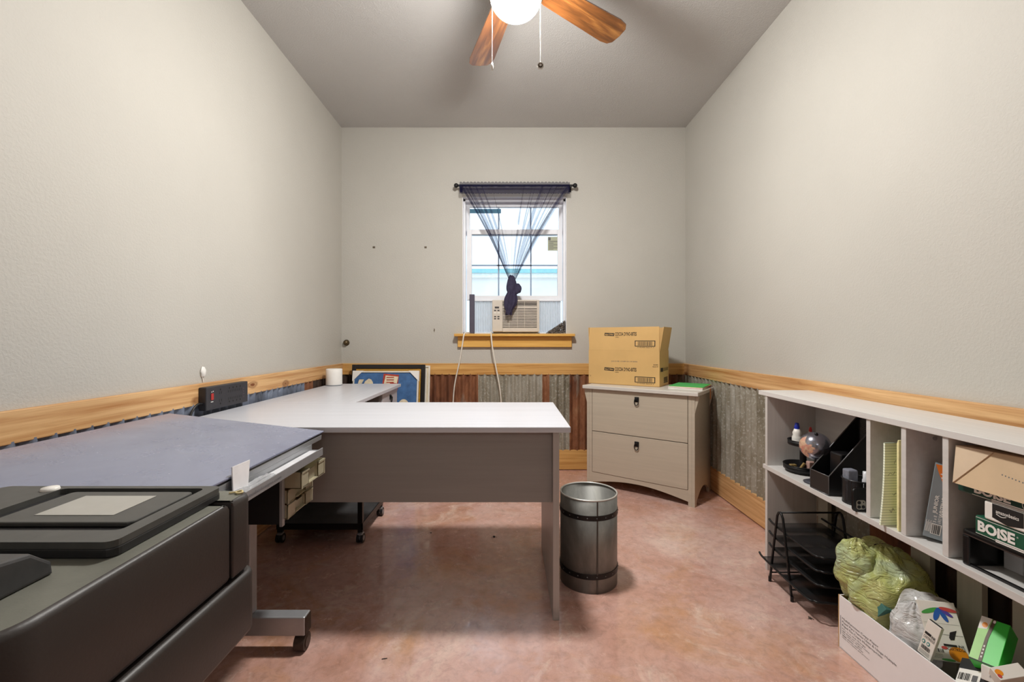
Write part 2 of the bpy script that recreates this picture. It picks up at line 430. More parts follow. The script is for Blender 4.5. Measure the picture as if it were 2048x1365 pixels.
# ------------------------------------------------------------------ window
win = tag(bpy.data.objects.new('window_1', None), kind='structure'); COL.objects.link(win); win.location = (.046, YB+.1, WZ0)
YW = 3.86
b = MB()
for x0, x1 in ((WX0, WX0+.022), (WX1-.022, WX1)): b.box(x0, YB+.05, WZ0, x1, YB+T+.02, WZ1, bev=.003)
b.box(WX0, YB+.05, WZ1-.025, WX1, YB+T+.02, WZ1, bev=.003); b.box(WX0, YB+.05, WZ0, WX1, YB+T+.02, WZ0+.012)
b.build('window_frame', M_vinyl, win)
struct(MB().box(WX0, YB, WZ0, WX0+.004, YB+.05, WZ1).box(WX1-.004, YB, WZ0, WX1, YB+.05, WZ1).box(WX0, YB, WZ1-.004, WX1, YB+.05, WZ1), 'trim_7', M_vinyl)
def thin_glass():
    m, nt, N, L, B = newmat('window_glass'); N.remove(B)
    t = N.new('ShaderNodeBsdfTransparent'); g = N.new('ShaderNodeBsdfGlossy'); g.inputs['Roughness'].default_value = .03
    v = coords(N, L); f = ramp(N, L, noise_n(N, L, v, 4), [(.3, (.92, .95, .97)), (.7, (.98, .99, 1.0))]); L.new(f, t.inputs[0])
    fr = N.new('ShaderNodeFresnel'); fr.inputs[0].default_value = 1.45; mx = N.new('ShaderNodeMixShader')
    L.new(fr.outputs[0], mx.inputs[0]); L.new(t.outputs[0], mx.inputs[1]); L.new(g.outputs[0], mx.inputs[2])
    L.new(mx.outputs[0], N['Material Output'].inputs[0]); return m
M_glass = thin_glass()
def cloudy(name, rgb, a):
    m, nt, N, L, B = newmat(name); N.remove(B); c = lin(rgb); v = coords(N, L)
    col = ramp(N, L, noise_n(N, L, v, 14), [(.3, tuple(x*.94 for x in c)), (.7, c)])
    d = N.new('ShaderNodeBsdfDiffuse'); tl = N.new('ShaderNodeBsdfTranslucent'); t = N.new('ShaderNodeBsdfTransparent'); g = N.new('ShaderNodeBsdfGlossy'); g.inputs['Roughness'].default_value = .2
    for q in (d, tl, t): L.new(col, q.inputs[0])
    m1 = N.new('ShaderNodeMixShader'); m1.inputs[0].default_value = .5; L.new(d.outputs[0], m1.inputs[1]); L.new(tl.outputs[0], m1.inputs[2])
    m2 = N.new('ShaderNodeMixShader'); m2.inputs[0].default_value = a; L.new(t.outputs[0], m2.inputs[1]); L.new(m1.outputs[0], m2.inputs[2])
    fr = N.new('ShaderNodeFresnel'); fr.inputs[0].default_value = 1.45; m3 = N.new('ShaderNodeMixShader'); L.new(fr.outputs[0], m3.inputs[0]); L.new(m2.outputs[0], m3.inputs[1]); L.new(g.outputs[0], m3.inputs[2])
    L.new(m3.outputs[0], N['Material Output'].inputs[0]); return m
M_grille = PM('grille_bar', (170, 186, 212), .4)
def sash(x0, x1, z0, z1, y, w, name, rows):
    b = MB()
    b.box(x0, y-.014, z0, x0+w, y+.014, z1, bev=.002); b.box(x1-w, y-.014, z0, x1, y+.014, z1, bev=.002)
    b.box(x0+w, y-.014, z0, x1-w, y+.014, z0+w, bev=.002); b.box(x0+w, y-.014, z1-w, x1-w, y+.014, z1, bev=.002)
    s_ = b.build(name, M_vinyl, win)
    MB().box(x0+w, y-.002, z0+w, x1-w, y+.002, z1-w).build('pane', M_glass, s_)
    g = MB()
    for xx in (-.09, .19): g.box(xx-.006, y+.003, z0+w, xx+.006, y+.007, z1-w)
    for zz in rows: g.box(x0+w, y+.003, zz-.006, x1-w, y+.007, zz+.006)
    g.build('grille', M_grille, s_)
    return s_
sash(WX0+.022, WX1-.022, 2.01, WZ1-.025, YW+.035, .03, 'upper_sash', [])
sash(WX0+.03, WX1-.026, 1.44, 2.055, YW, .042, 'lower_sash', [1.745])
M_tape = PM('blue_tape', (70, 140, 170), .6, alpha=.85)
MB().box(-.37, YW+.026, 2.205, -.07, YW+.0275, 2.243).build('blue_tape', M_tape, win)
M_stk = cloudy('sticker_paper', (232, 234, 206), .96)
b = MB().box(.335, YW-.005, 1.872, .428, YW-.003, 1.992)
b.rect((.335, YW-.005, 1.872), X, Z, .006, .09, .026, .115, 1)
for k in range(9): b.rect((.335, YW-.005, 1.872), X, Z, .008, .010+k*.009, .085 if k % 3 else .05, .0135+k*.009, 1)
b.build('sticker', [M_stk, M_inkgrey], win)
# sill and apron
s_ = MB().box(-.457, YB-.075, 1.128, .55, YB+.05, 1.151, bev=.004).build('window_sill', M_sill, win)
MB().box(-.432, YB-.028, 1.038, .528, YB, 1.127, bev=.003).build('sill_apron', M_sill, win)

# outside
M_grass = PM('pale_gravel', (196, 192, 180), .9, 0, .15, 3)
struct(MB().box(-20, YB+T+.3, -.3, 20, 40, -.2), 'ground', M_grass)
t = thing('neighbouring_building', 'long pale building with a teal eave seen outside through the window', 'building', (0, 9.5, -.2))
MB().box(-7, 9.1, -.2, 7, 12, 2.36).build('outer_wall', PM('white_siding', (240, 240, 238), .7, 0, .03, 2), t)
MB().box(-7.2, 8.95, 2.45, 7.2, 9.05, 2.53).build('eave', PM('teal_trim', (150, 205, 212), .5), t)
MB().box(-7.2, 9.0, 2.36, 7.2, 9.3, 2.45).build('soffit', PM('white_soffit', (240, 240, 238), .7), t)
MB().box(-7.2, 8.93, 2.585, 7.2, 8.97, 2.61).build('gutter', PM('grey_gutter', (130, 140, 160), .5), t)

# ------------------------------------------------------------------ ceiling fan
FX, FY = .03, 1.93
fan = thing('ceiling_fan', 'brown bladed ceiling fan with a lit white glass bowl and two pull chains', 'ceiling fan', (FX, FY, 2.40))
M_bronze = PM('bronze_metal', (70, 54, 42), .35, .7)
b = MB(); b.lathe([(0, 2.90), (.075, 2.90), (.07, 2.87), (.03, 2.85), (.016, 2.845), (.016, 2.79)], FX, FY, 0, 32); b.build('canopy', M_bronze, fan)
b = MB(); b.lathe([(0, 2.80), (.06, 2.80), (.11, 2.775), (.115, 2.72), (.10, 2.69), (.07, 2.675), (.06, 2.64), (.075, 2.625), (.118, 2.615), (.122, 2.596), (.112, 2.592), (0, 2.592)], FX, FY, 0, 40)
b.build('motor_housing', M_bronze, fan)
def blade_mat():
    m, nt, N, L, B = newmat('blade_wood'); v = coords(N, L, (2.2, 26, 26))
    f = noise_n(N, L, v, 1.0, 6, .62, .9)
    L.new(ramp(N, L, f, [(.25, lin((54, 28, 12))), (.48, lin((112, 66, 30))), (.7, lin((166, 112, 56)))]), B.inputs['Base Color'])
    B.inputs['Roughness'].default_value = .3; B.inputs['Coat Weight'].default_value = 1.0; B.inputs['Coat Roughness'].default_value = .2; B.inputs['Coat IOR'].default_value = 1.7; return m
M_blade = blade_mat()
for k in range(5):
    a = math.radians(35.5+72*k)
    R = Matrix.Translation((FX, FY, 2.685)) @ Matrix.Rotation(a, 4, 'Z') @ Matrix.Rotation(math.radians(-11), 4, 'X')
    out = [(.17, -.048), (.20, -.056), (.60, -.073), (.645, -.066), (.665, -.045), (.67, 0), (.665, .045), (.645, .066), (.60, .073), (.20, .056), (.17, .048)]
    b = MB(); b.prism(out, -.004, .004, bev=.0015)
    o = b.build('fan_blade', M_blade, fan, local=True); o.matrix_local = Matrix.Translation((-FX, -FY, -2.40)) @ R
    b = MB(); b.prism([(.09, -.016), (.16, -.012), (.20, -.038), (.245, -.03), (.255, 0), (.245, .03), (.20, .038), (.16, .012), (.09, .016)], .0042, .0085)
    o2 = b.build('blade_iron', M_bronze, fan, local=True); o2.matrix_local = Matrix.Translation((-FX, -FY, -2.40)) @ R
def bowl_mat():
    m, nt, N, L, B = newmat('lit_glass_bowl'); v = coords(N, L)
    f = noise_n(N, L, v, 6, 2); L.new(ramp(N, L, f, [(.3, (1, .968, .91)), (.7, (1, .98, .935))]), B.inputs['Emission Color'])
    B.inputs['Base Color'].default_value = (.9, .88, .82, 1); B.inputs['Emission Strength'].default_value = BOWL_STRENGTH; return m
b = MB(); b.lathe([(.112, 2.593)]+[(.112*math.cos(t), 2.593-.097*math.sin(t)) for t in [PI/2*i/12 for i in range(1, 12)]]+[(.006, 2.496), (.006, 2.490), (0, 2.490)], FX, FY, 0, 40)
b.build('glass_bowl', bowl_mat(), fan)
M_chain = PM('pale_chain', (232, 228, 220), .35, .3)
for sx, zb in ((-1, 2.237), (1, 2.244)):
    x, y = FX+sx*.1, 1.84
    ch = MB().cyl((x, y, 2.61), (x, y, zb), .0010, seg=6)
    for i in range(60): ch.sphere((x, y, 2.61-i*(2.61-zb)/60), .0017, seg=6, rings=4)
    ch.cyl((FX+sx*.06, 1.90, 2.615), (x, y, 2.61), .003, seg=6)
    c = ch.build('pull_chain', M_chain, fan)
    if sx < 0: MB().lathe([(0, .018), (.003, .017), (.006, .004), (.0055, -.006), (.002, -.016), (0, -.017)], x, y, zb-.008, 12).build('chain_fob', M_white, c)
    else:
        q = MB(); q.cyl((x, y-.004, zb-.011), (x, y+.004, zb-.011), .013, seg=20); q.cyl((x, y-.006, zb-.011), (x, y-.0041, zb-.011), .009, seg=20, mat=1); q.cyl((x, y-.008, zb-.011), (x, y-.0061, zb-.011), .005, seg=16)
        q.build('chain_fob', [PM('pale_fob', (206, 204, 198), .4), M_bronze], c)

# ------------------------------------------------------------------ curtain
def sheer(name, rgb, a):
    m, nt, N, L, B = newmat(name); N.remove(B)
    t = N.new('ShaderNodeBsdfTransparent'); d = N.new('ShaderNodeBsdfDiffuse'); tl = N.new('ShaderNodeBsdfTranslucent')
    c = lin(rgb); v = coords(N, L); f = ramp(N, L, noise_n(N, L, v, 30), [(.3, tuple(x*.8 for x in c)), (.7, tuple(x*1.2 for x in c))])
    L.new(f, d.inputs[0]); L.new(f, tl.inputs[0]); ad = N.new('ShaderNodeMixShader'); ad.inputs[0].default_value = .4
    L.new(d.outputs[0], ad.inputs[1]); L.new(tl.outputs[0], ad.inputs[2])
    mx = N.new('ShaderNodeMixShader'); mx.inputs[0].default_value = a
    L.new(t.outputs[0], mx.inputs[1]); L.new(ad.outputs[0], mx.inputs[2]); L.new(mx.outputs[0], N['Material Output'].inputs[0]); return m
M_sheer = sheer('sheer_navy', (46, 46, 88), .25); M_sheer2 = sheer('gathered_navy', (78, 74, 98), .93); M_hem = sheer('sheer_navy_hem', (40, 40, 76), .62)
YR = 3.705
rod = thing('curtain_rod', 'thin black curtain rod with ball finials above the window', 'curtain rod', (.05, YR, 2.385))
MB().cyl((-.43, YR, 2.385), (.54, YR, 2.385), .009).build('rod', M_black, rod)
for x in (-.44, .55): MB().sphere((x, YR, 2.385), .019).build('finial', M_black, rod)
for x in (-.405, .515): MB().box(x-.008, YR-.012, 2.372, x+.008, YB, 2.380).box(x-.012, YB-.006, 2.35, x+.012, YB, 2.40, bev=.002).build('bracket', M_black, rod)
cur = thing('sheer_curtain', 'sheer dark navy curtain gathered to a knot in front of the window', 'curtain', (.02, YR, 1.31))
def curtain_panel():
    nu, nv = 720, 40; V = []; Fc = []
    rnd = random.Random(3); ph = [rnd.uniform(0, 6.28) for _ in range(8)]
    for j in range(nv+1):
        v = j/nv; z = 2.376-(2.376-1.60)*v
        s = v**.97
        for i in range(nu+1):
            u = i/nu
            base = u-.90*math.sin(2*PI*u)/(2*PI)
            fo = (.0095*math.sin(2*PI*19*u+ph[0])+.007*math.sin(2*PI*31*u+ph[1])+.004*math.sin(2*PI*53*u+ph[2]))*(.35+.65*(.5+.5*math.sin(2*PI*2.6*u+ph[3])))
            uu = base+fo*(1.0+3.2*s)
            xt = -.405+.905*uu; xk = .052*(uu-.5)+.026
            x = xt+(xk-xt)*s
            y = YR + (.012*math.cos(2*PI*19*u+ph[0])+.007*math.cos(2*PI*31*u+ph[1]))*(1-.5*s)
            bow = .020*math.sin(PI*v)*(base-.5)*2
            V.append((x-bow, y-.004, z))
    for j in range(nv):
        for i in range(nu):
            a = j*(nu+1)+i; Fc.append((a, a+1, a+nu+2, a+nu+1))
    return MB().add(V, Fc, 0, True)
curtain_panel().build('sheer_panel', M_sheer, cur)
b = MB(); nu = 240; V = []; Fc = []
for i in range(nu+1):
    u = i/nu; x = -.41+.915*u
    for j, (z, yo) in enumerate(((2.412, -.004), (2.399, -.014), (2.385, -.017), (2.35, -.013), (2.313, -.012))):
        V.append((x, YR+yo+.004*math.sin(2*PI*48*u+j*.4)-.002, z+.004*math.sin(2*PI*31*u)*(1 if j == 0 else .3)))
for i in range(nu):
    for j in range(4): a = i*5+j; Fc.append((a, a+5, a+6, a+1))
b.add(V, Fc, 0, True); b.build('rod_pocket', M_hem, cur)
b = MB()
def kn(d):
    return 1+.20*noise.noise(Vector((d.x*1.6, d.y*1.6, d.z*1.4))+Vector((3, 1, 7)))+.07*math.sin(9*math.atan2(d.y, d.x)+4*d.z)
b.sphere((.022, YR, 1.545), .05, seg=40, rings=24, sx=.80, sy=.55, sz=1.75, fn=kn)
b.sphere((.066, YR-.005, 1.525), .034, seg=30, rings=18, sx=1.1, sy=.6, sz=1.25, fn=kn); b.build('knot', M_sheer2, cur)
b = MB(); V = []; Fc = []; nu, nv = 60, 24
for j in range(nv+1):
    v = j/nv; z = 1.50-.185*v-.012*math.sin(3*v)
    w = .030+.022*math.sin(min(1, v*1.3)*PI)-.004*v; cx = .022-.026*v
    for i in range(nu+1):
        a = 2*PI*i/nu
        r = 1+.13*math.sin(7*a+2*v)+.06*math.sin(13*a)
        V.append((cx+w*r*math.cos(a), YR-.005+.028*r*math.sin(a), z+.012*math.sin(5*a)*v))
for j in range(nv):
    for i in range(nu): a = j*(nu+1)+i; Fc.append((a, a+1, a+nu+2, a+nu+1))
b.add(V, Fc, 0, True); b.build('tail', M_sheer2, cur)

# ------------------------------------------------------------------ window air conditioner
M_acc = cloudy('accordion_plastic', (240, 243, 247), .97)
M_ac = PM('beige_ac_plastic', (205, 196, 184), .45, 0, .04, 14)
ac = thing('window_air_conditioner', 'beige window air conditioner with louvred grille between white accordion panels', 'air conditioner', (.055, 3.9, WZ0+.012))
AX0, AX1, AZ0, AZ1, AY = -.142, .256, 1.168, 1.436, 3.752
b = MB(); b.box(AX0+.004, AY+.02, WZ0+.0125, AX1-.004, AY+.36, AZ1-.004, bev=.004)
b.box(AX0, AY, AZ0, AX0+.088, AY+.02, AZ1, bev=.005); b.box(AX1-.02, AY, AZ0, AX1, AY+.02, AZ1, bev=.003)
b.box(AX0+.088, AY, AZ1-.012, AX1-.02, AY+.02, AZ1); b.box(AX0+.088, AY, AZ0, AX1-.02, AY+.02, AZ0+.034)
b.build('housing', M_ac, ac)
MB().box(AX0+.088, AY+.0185, AZ0+.034, AX1-.02, AY+.0195, AZ1-.012).build('grille_back', M_blackp, ac)
b = MB()
z = AZ0+.040
while z < AZ1-.062: b.box(AX0+.088, AY+.002, z, AX1-.02, AY+.014, z+.0075); z += .0132
b.box(AX0+.088, AY+.001, AZ1-.062, AX1-.02, AY+.016, AZ1-.052)
for k in range(3): b.box(AX0+.088, AY+.004, AZ1-.046+k*.012, AX1-.02, AY+.010, AZ1-.042+k*.012)
for x in (.0, .07, .13): b.box(x, AY+.005, AZ0+.036, x+.003, AY+.017, AZ1-.014)
b.build('louvre_grille', M_ac, ac)
M_ctl = PM('control_dark', (58, 54, 54), .5)
MB().box(AX0+.022, AY-.001, AZ0+.196, AX0+.058, AY, AZ0+.212).build('display', M_ctl, ac)
for zz in (.174, .122, .104):
    for xx in (.016, .044): MB().box(AX0+xx, AY-.0015, AZ0+zz, AX0+xx+.018, AY, AZ0+zz+.010).build('button', M_ctl, ac)
for xx in (.014, .044): MB().box(AX0+xx, AY-.001, AZ0+.156, AX0+xx+.022, AY, AZ0+.162).build('button', M_white, ac)
for x0, x1 in ((-.335, AX0), (AX1, .445)):
    b = MB(); n = int((x1-x0)/.014); V = []; Fc = []
    for i in range(2*n+1):
        x = x0+(x1-x0)*i/(2*n); y = 3.835+(.006 if i % 2 else -.006)
        V += [(x, y, WZ0+.013), (x, y, 1.432)]
    for i in range(2*n): Fc.append((2*i, 2*i+2, 2*i+3, 2*i+1))
    b.add(V, Fc); b.build('accordion_panel', M_acc, ac)
for xa, xb in ((-.335, AX0), (AX1, .445)): MB().box(xa, 3.815, 1.432, xb, 3.845, 1.4395, bev=.002).build('panel_rail', M_vinyl, ac)
b = MB().box(-.336, 3.772, WZ0+.0005, -.292, 3.792, 1.486, bev=.004)
tag(b.build('dark_strip', PM('slate_foam', (78, 74, 90), .7)), 'tall narrow dark strip standing in the left corner of the window', 'strip')
# debris heap
b = MB(); rnd = random.Random(5)
for i in range(1100):
    t_ = rnd.random()**.8; x = .487-.17*t_*rnd.uniform(.75, 1); h = .115*(1-(.487-x)/.17)**1.1
    p = Vector((min(x, .475), rnd.uniform(3.775, 3.81), WZ0+.006+h*rnd.random())); d = Vector((rnd.uniform(-1, 1), rnd.uniform(-1, 1)*.3, rnd.uniform(-.4, 1))).normalized()*rnd.uniform(.006, .018)
    b.cyl(p-d*.5, p+d*.5, rnd.uniform(.0015, .004), .001, seg=5, mat=rnd.choice((0, 0, 1)))
b.add([(.31, 3.772, WZ0+.001), (.478, 3.772, WZ0+.001), (.478, 3.812, WZ0+.001), (.31, 3.812, WZ0+.001), (.476, 3.795, WZ0+.04), (.47, 3.80, WZ0+.038), (.42, 3.795, WZ0+.018), (.37, 3.795, WZ0+.006)],
      [(0, 1, 4, 6, 7), (1, 2, 5, 4), (3, 7, 6, 5, 2), (0, 7, 3), (4, 5, 6)])
tag(b.build('debris_heap', [PM('grey_debris', (124, 116, 110), .9, 0, .3, 60), PM('dark_debris', (56, 50, 46), .9, 0, .3, 60)]), 'heap of grey nest debris in the right corner of the sill', 'debris', kind='stuff')
# cords from the window
M_cord = PM('white_cord', (226, 222, 212), .5)
tag(MB().tube([(-.33, 3.795, 1.158), (-.352, 3.72, 1.160), (-.372, 3.69, 1.145), (-.386, 3.685, 1.06), (-.41, 3.69, .92), (-.455, 3.70, .70), (-.475, 3.735, .42), (-.478, 3.735, .1)], .0055, res=8).build('extension_cord', M_cord), 'white cord hanging over the left end of the window sill', 'cord')
MB().tube([(-.149, 3.79, 1.163), (-.149, 3.71, 1.165), (-.148, 3.688, 1.145), (-.138, 3.685, 1.04), (-.11, 3.69, .88), (-.072, 3.70, .66), (-.06, 3.735, .4), (-.06, 3.735, .1)], .006, res=8).build('power_cord', M_cord, ac)

# ------------------------------------------------------------------ wall fittings
for x, lab in ((-1.144, 'small wall anchor nearer the left corner of the back wall'), (-.707, 'small dark wall anchor left of the window')):
    b = MB().box(x-.010, YB-.003, 1.876, x+.010, YB, 1.892, bev=.001).cyl((x, YB-.006, 1.884), (x, YB-.003, 1.884), .004)
    tag(b.build('wall_anchor', PM('tarnished', (110, 98, 84), .5, .5)), lab, 'anchor', 'anchors on the back wall')
b = MB().lathe([(0, .03), (.012, .028), (.021, .018), (.021, .008), (.016, 0), (.026, -.002), (.026, -.004)], 0, 0, 0, 20, M=Matrix.Translation((-1.377, YB-.0045, 1.075)) @ Matrix.Rotation(PI/2, 4, 'X'))
tag(b.build('wall_bumper', PM('brass_brown', (96, 80, 56), .35, .6)), 'round brownish bumper on the back wall above the framed pictures', 'bumper')
b = MB(); b.sphere((XL+.004, 2.06, .95), .022, seg=16, rings=10, sx=.35, sy=.75, sz=1.1, fn=lambda d: 1+.3*noise.noise(d*2.5)); b.cyl((XL+.004, 2.055, .93), (XL+.003, 2.062, .905), .002, seg=6)
tag(b.build('plaster_tuft', M_white), 'white tuft sticking out of the left wall above the power strip', 'tuft')
b = MB().add([(-.638, YB-.001, 1.178), (-.634, YB-.001, 1.20), (-.628, YB-.001, 1.185), (-.633, YB-.001, 1.162), (-.632, YB-.003, 1.18)], [(0, 4, 1), (1, 4, 2), (2, 4, 3), (3, 4, 0)])
tag(b.build('wall_chip', PM('chip_brown', (96, 80, 60), .9)), 'small dark chip in the back wall paint below the wall anchors', 'chip')

# ------------------------------------------------------------------ L-shaped desk
TZ = .76
desk = thing('l_shaped_desk', 'long grey L-shaped desk with pale top and deep front panel', 'desk', (-.55, 2.1, 0))
b = MB().prism([(-1.37, 1.73), (.24, 1.73), (.24, 2.42), (-1.37, 2.42)], TZ-.022, TZ, bev=.002); b.build('desktop', M_lamtop, desk)
MB().box(-1.37, 2.421, TZ-.022, -.835, 3.44, TZ, bev=.002).build('return_top', laminate('pale_grey_laminate_along', (200, 202, 210), 1, .3), desk)
MB().box(-1.335, 1.765, .455, .171, 1.783, TZ-.0225).build('modesty_panel', M_lam, desk)
MB().box(.172, 1.742, .0, .197, 2.36, TZ-.0225, bev=.0015).build('side_panel', laminate('grey_laminate_upright', (172, 166, 162), 2), desk)
MB().box(-1.36, 1.742, .0, -1.336, 2.36, TZ-.0225, bev=.0015).build('side_panel', M_lam, desk)
MB().box(-1.362, 2.43, .30, -1.345, 2.98, TZ-.0225).build('return_back_panel', M_lam, desk)
ped = MB().box(-1.345, 2.985, .03, -.872, 3.003, TZ-.0225).box(-1.345, 3.402, .0, -.866, 3.42, TZ-.0225).box(-1.345, 3.003, .0, -1.33, 3.402, TZ-.0225).box(-1.33, 3.003, .05, -.875, 3.402, .07).build('pedestal', M_lam, desk)
def latch(root, M, local=True):
    b = MB(); b.M = M
    b.box(-.016, -.004, -.018, .016, 0, .018, bev=.002); b.box(-.011, -.013, -.006, .011, -.004, .012, bev=.003)
    b.tube([(-.010, -.014, .002), (-.014, -.012, -.02), (-.008, -.010, -.038), (.008, -.010, -.038), (.014, -.012, -.02), (.010, -.014, .002)], .003, res=4)
    return b.build('pull', M_black, root, local=local)
for z0, z1 in ((.50, .733), (.26, .495), (.07, .255)):
    d = MB().box(-.872, 3.006, z0, -.855, 3.399, z1, bev=.002).build('drawer', laminate('drawer_laminate', (186, 184, 190), 1), desk)
    latch(d, Matrix.Translation((-.855, 3.2, z1-.045)) @ Matrix.Rotation(PI/2, 4, 'Z'), local=False)

# white canister on the desk
b = MB().lathe([(0, .002), (.056, .002), (.058, .008), (.058, .118), (.055, .123), (.05, .124), (0, .122)], -1.305, 3.32, TZ, 40)
t = thing('white_canister', 'plain white cylinder standing on the far end of the desk', 'canister', (-1.305, 3.32, TZ))
b.build('body', M_white, t); MB().lathe([(0, 0), (.054, 0), (.0585, .003), (.0587, .007), (.054, .0075)], -1.305, 3.32, TZ, 40).build('base_ring', PM('grey_base', (150, 156, 160), .4), t)

# power strip on the left rail
ps = thing('power_strip', 'black twelve outlet power strip on the left chair rail with red switch', 'power strip', (-1.385, 2.165, .78))
PX0, PX1, PY0, PY1, PZ0, PZ1 = XL+.0205, -1.364, 2.005, 2.325, .778, .884
MB().box(PX0, PY0, PZ0, PX1, PY1, PZ1, bev=.004).build('housing', PM('charcoal_plastic', (44, 44, 50), .45, 0, .08, 30), ps)
o = (PX1, PY0, PZ0)
b = MB(); b.box(PX1, PY0+.030, PZ0+.045, PX1+.003, PY0+.048, PZ0+.075, bev=.002); b.build('switch', PM('red_switch', (170, 40, 36), .35), ps)
M_out = PM('outlet_black', (4, 4, 4), .6)
def outlet(y, z, up=1):
    b = MB(); b.rect(o, Y_, Z, y-.009, z, y-.006, z+.012); b.rect(o, Y_, Z, y+.006, z, y+.009, z+.012)
    b.poly(o, Y_, Z, [(y+.0045*math.cos(a), z-up*.009+(.012 if up < 0 else 0)+.0045*math.sin(a)) for a in [2*PI*i/10 for i in range(10)]])
    b.build('outlet', M_out, ps)
for z, up in ((.066, -1), (.030, 1)):
    outlet(.098, z, up)
    for k in range(4): outlet(.165+k*.029, z, up)
M_usb = PM('usb_grey', (70, 60, 66), .5)
for k in range(4): MB().box(PX1, PY0+.272, PZ0+.028+k*.014, PX1+.0008, PY0+.286, PZ0+.034+k*.014).build('usb_port', M_usb, ps)
b = MB(); b.rect(o, Y_, Z, .034, .080, .038, .084, 0); b.rect(o, Y_, Z, .044, .082, .049, .086, 0); b.rect(o, Y_, Z, .030, .035, .047, .038, 0); b.build('indicator_marks', M_white, ps)
MB().tube([(-1.382, 2.004, .81), (-1.382, 1.975, .812), (-1.382, 1.94, .785), (-1.382, 1.915, .72), (-1.382, 1.90, .55), (-1.385, 1.89, .3)], .005, res=8).build('cord', M_blackp, ps)

# ------------------------------------------------------------------ framed pictures leaning in the corner
def lean(xc, yb, yt, h, w, zb=0.0, roll=0.0, yaw=0.0):
    a = math.atan2(yt-yb, h)
    return Matrix.Translation((xc, yb, zb)) @ Matrix.Rotation(yaw, 4, 'Z') @ Matrix.Rotation(-a, 4, 'X') @ Matrix.Rotation(roll, 4, 'Y')
def leaning(name, label, M, w, h, fr, depth, mats, decor=None):
    t = bpy.data.objects.new(name, None); COL.objects.link(t); t.matrix_world = M; t.location = M.to_translation(); t.rotation_euler = M.to_euler()
    tag(t, label, 'picture', 'pictures leaning in the back left corner')
    b = MB(); x0, x1 = -w/2, w/2
    b.box(x0, 0, 0, x0+fr, depth, h, bev=.003); b.box(x1-fr, 0, 0, x1, depth, h, bev=.003); b.box(x0+fr, 0, 0, x1-fr, depth, fr, bev=.003); b.box(x0+fr, 0, h-fr, x1-fr, depth, h, bev=.003)
    b.build('frame', mats[0], t, local=True)
    MB().box(x0+fr, .008, fr, x1-fr, depth-.004, h-fr).build('picture', mats[1], t, local=True)
    if decor: decor(t, w, h, fr)
    return t
M_bframe = PM('black_frame', (26, 22, 22), .35); M_gold = wood_mat('golden_board', 0, (206, 160, 68), (180, 128, 40), False)
M_wframe = PM('white_frame', (226, 222, 212), .5); M_blue = PM('worn_blue_print', (62, 104, 156), .6, 0, .25, 24)
leaning('picture_frame', 'black picture frame around golden brown board leaning on the back wall', lean(-.995, 3.545, 3.68, .905, .62), .605, .905, .034, .02, (M_bframe, M_gold))
M_cream = PM('cream_print', (226, 214, 186), .7, 0, .12, 40); M_redp = PM('red_print', (176, 62, 44), .7, 0, .3, 30)
def sign_decor(t, w, h, fr):
    o = (-w/2, .0075, 0)
    b = MB()
    b.text('S', o, X, Z, .165, h-.175, .115, .125, 0, bold=.05, rot=PI/2)
    b.build('printed_letter', M_cream, t, local=True); b = MB()
    b.poly(o, X, Z, [(.245, h-.02), (.37, h-.03), (.36, h-.16), (.235, h-.15)], 1); b.poly(o, X, Z, [(.262, h-.035), (.365, h-.045), (.355, h-.10), (.30, h-.09), (.30, h-.13), (.245, h-.13)], 0, .0012)
    for k in range(3): b.rect(o, X, Z, .27, h-.055-.02*k, .33, h-.047-.02*k, 1, .0016)
    b.build('printed_panel', [M_cream, M_redp], t, local=True); b = MB()
    ring = []
    for r_, rev in ((.06, 0), (.03, 1)):
        pts = [(.415+r_*.75*math.cos(a), h-.285+r_*math.sin(a)) for a in [2*PI*i/28 for i in range(28)]]
        ring.append(pts)
    for i in range(28):
        j = (i+1) % 28; b.poly(o, X, Z, [ring[1][i], ring[0][i], ring[0][j], ring[1][j]], 0)
    b.build('printed_letter', M_cream, t, local=True)
    for sx in (-1, 1):
        M = Matrix.Translation((sx*w/2, 0, h))
        q = MB(); p = [(0, 0), (-sx*.085, 0), (0, -.085)] if sx > 0 else [(0, 0), (0, -.085), (.085, 0)]
        q.add([(sx*w/2+(.003*sx)+x, -.003, h+.003+z) for x, z in p]+[(sx*w/2+(.003*sx)+x, .025, h+.003+z) for x, z in p], [(0, 1, 2), (5, 4, 3), (0, 3, 4, 1), (2, 1, 4, 5), (0, 2, 5, 3)])
        q.build('corner_protector', M_white, t, local=True)
leaning('canvas_print', 'blue worn sign print in white corner protectors leaning before the black frame', lean(-.995, 3.465, 3.60, .85, .53), .53, .857, .012, .022, (M_wframe, M_blue), sign_decor)
leaning('white_canvas', 'white edged canvas leaning directly behind the black frame', lean(-.868, 3.576, 3.7045, .875, .30), .37, .87, .012, .015, (M_wframe, M_cream))
leaning('white_board', 'white edged board farthest back against the wall behind the black frame', lean(-.825, 3.603, 3.7250, .895, .30), .33, .892, .014, .018, (M_wframe, M_cream))
leaning('red_canvas', 'red picture with pale edge tilted low beside the blue sign print', lean(-.70, 3.53, 3.607, .62, .2, 0, math.radians(-32)) @ Matrix.Translation((0, 0, .085)), .16, .62, .012, .014, (M_wframe, M_redp))

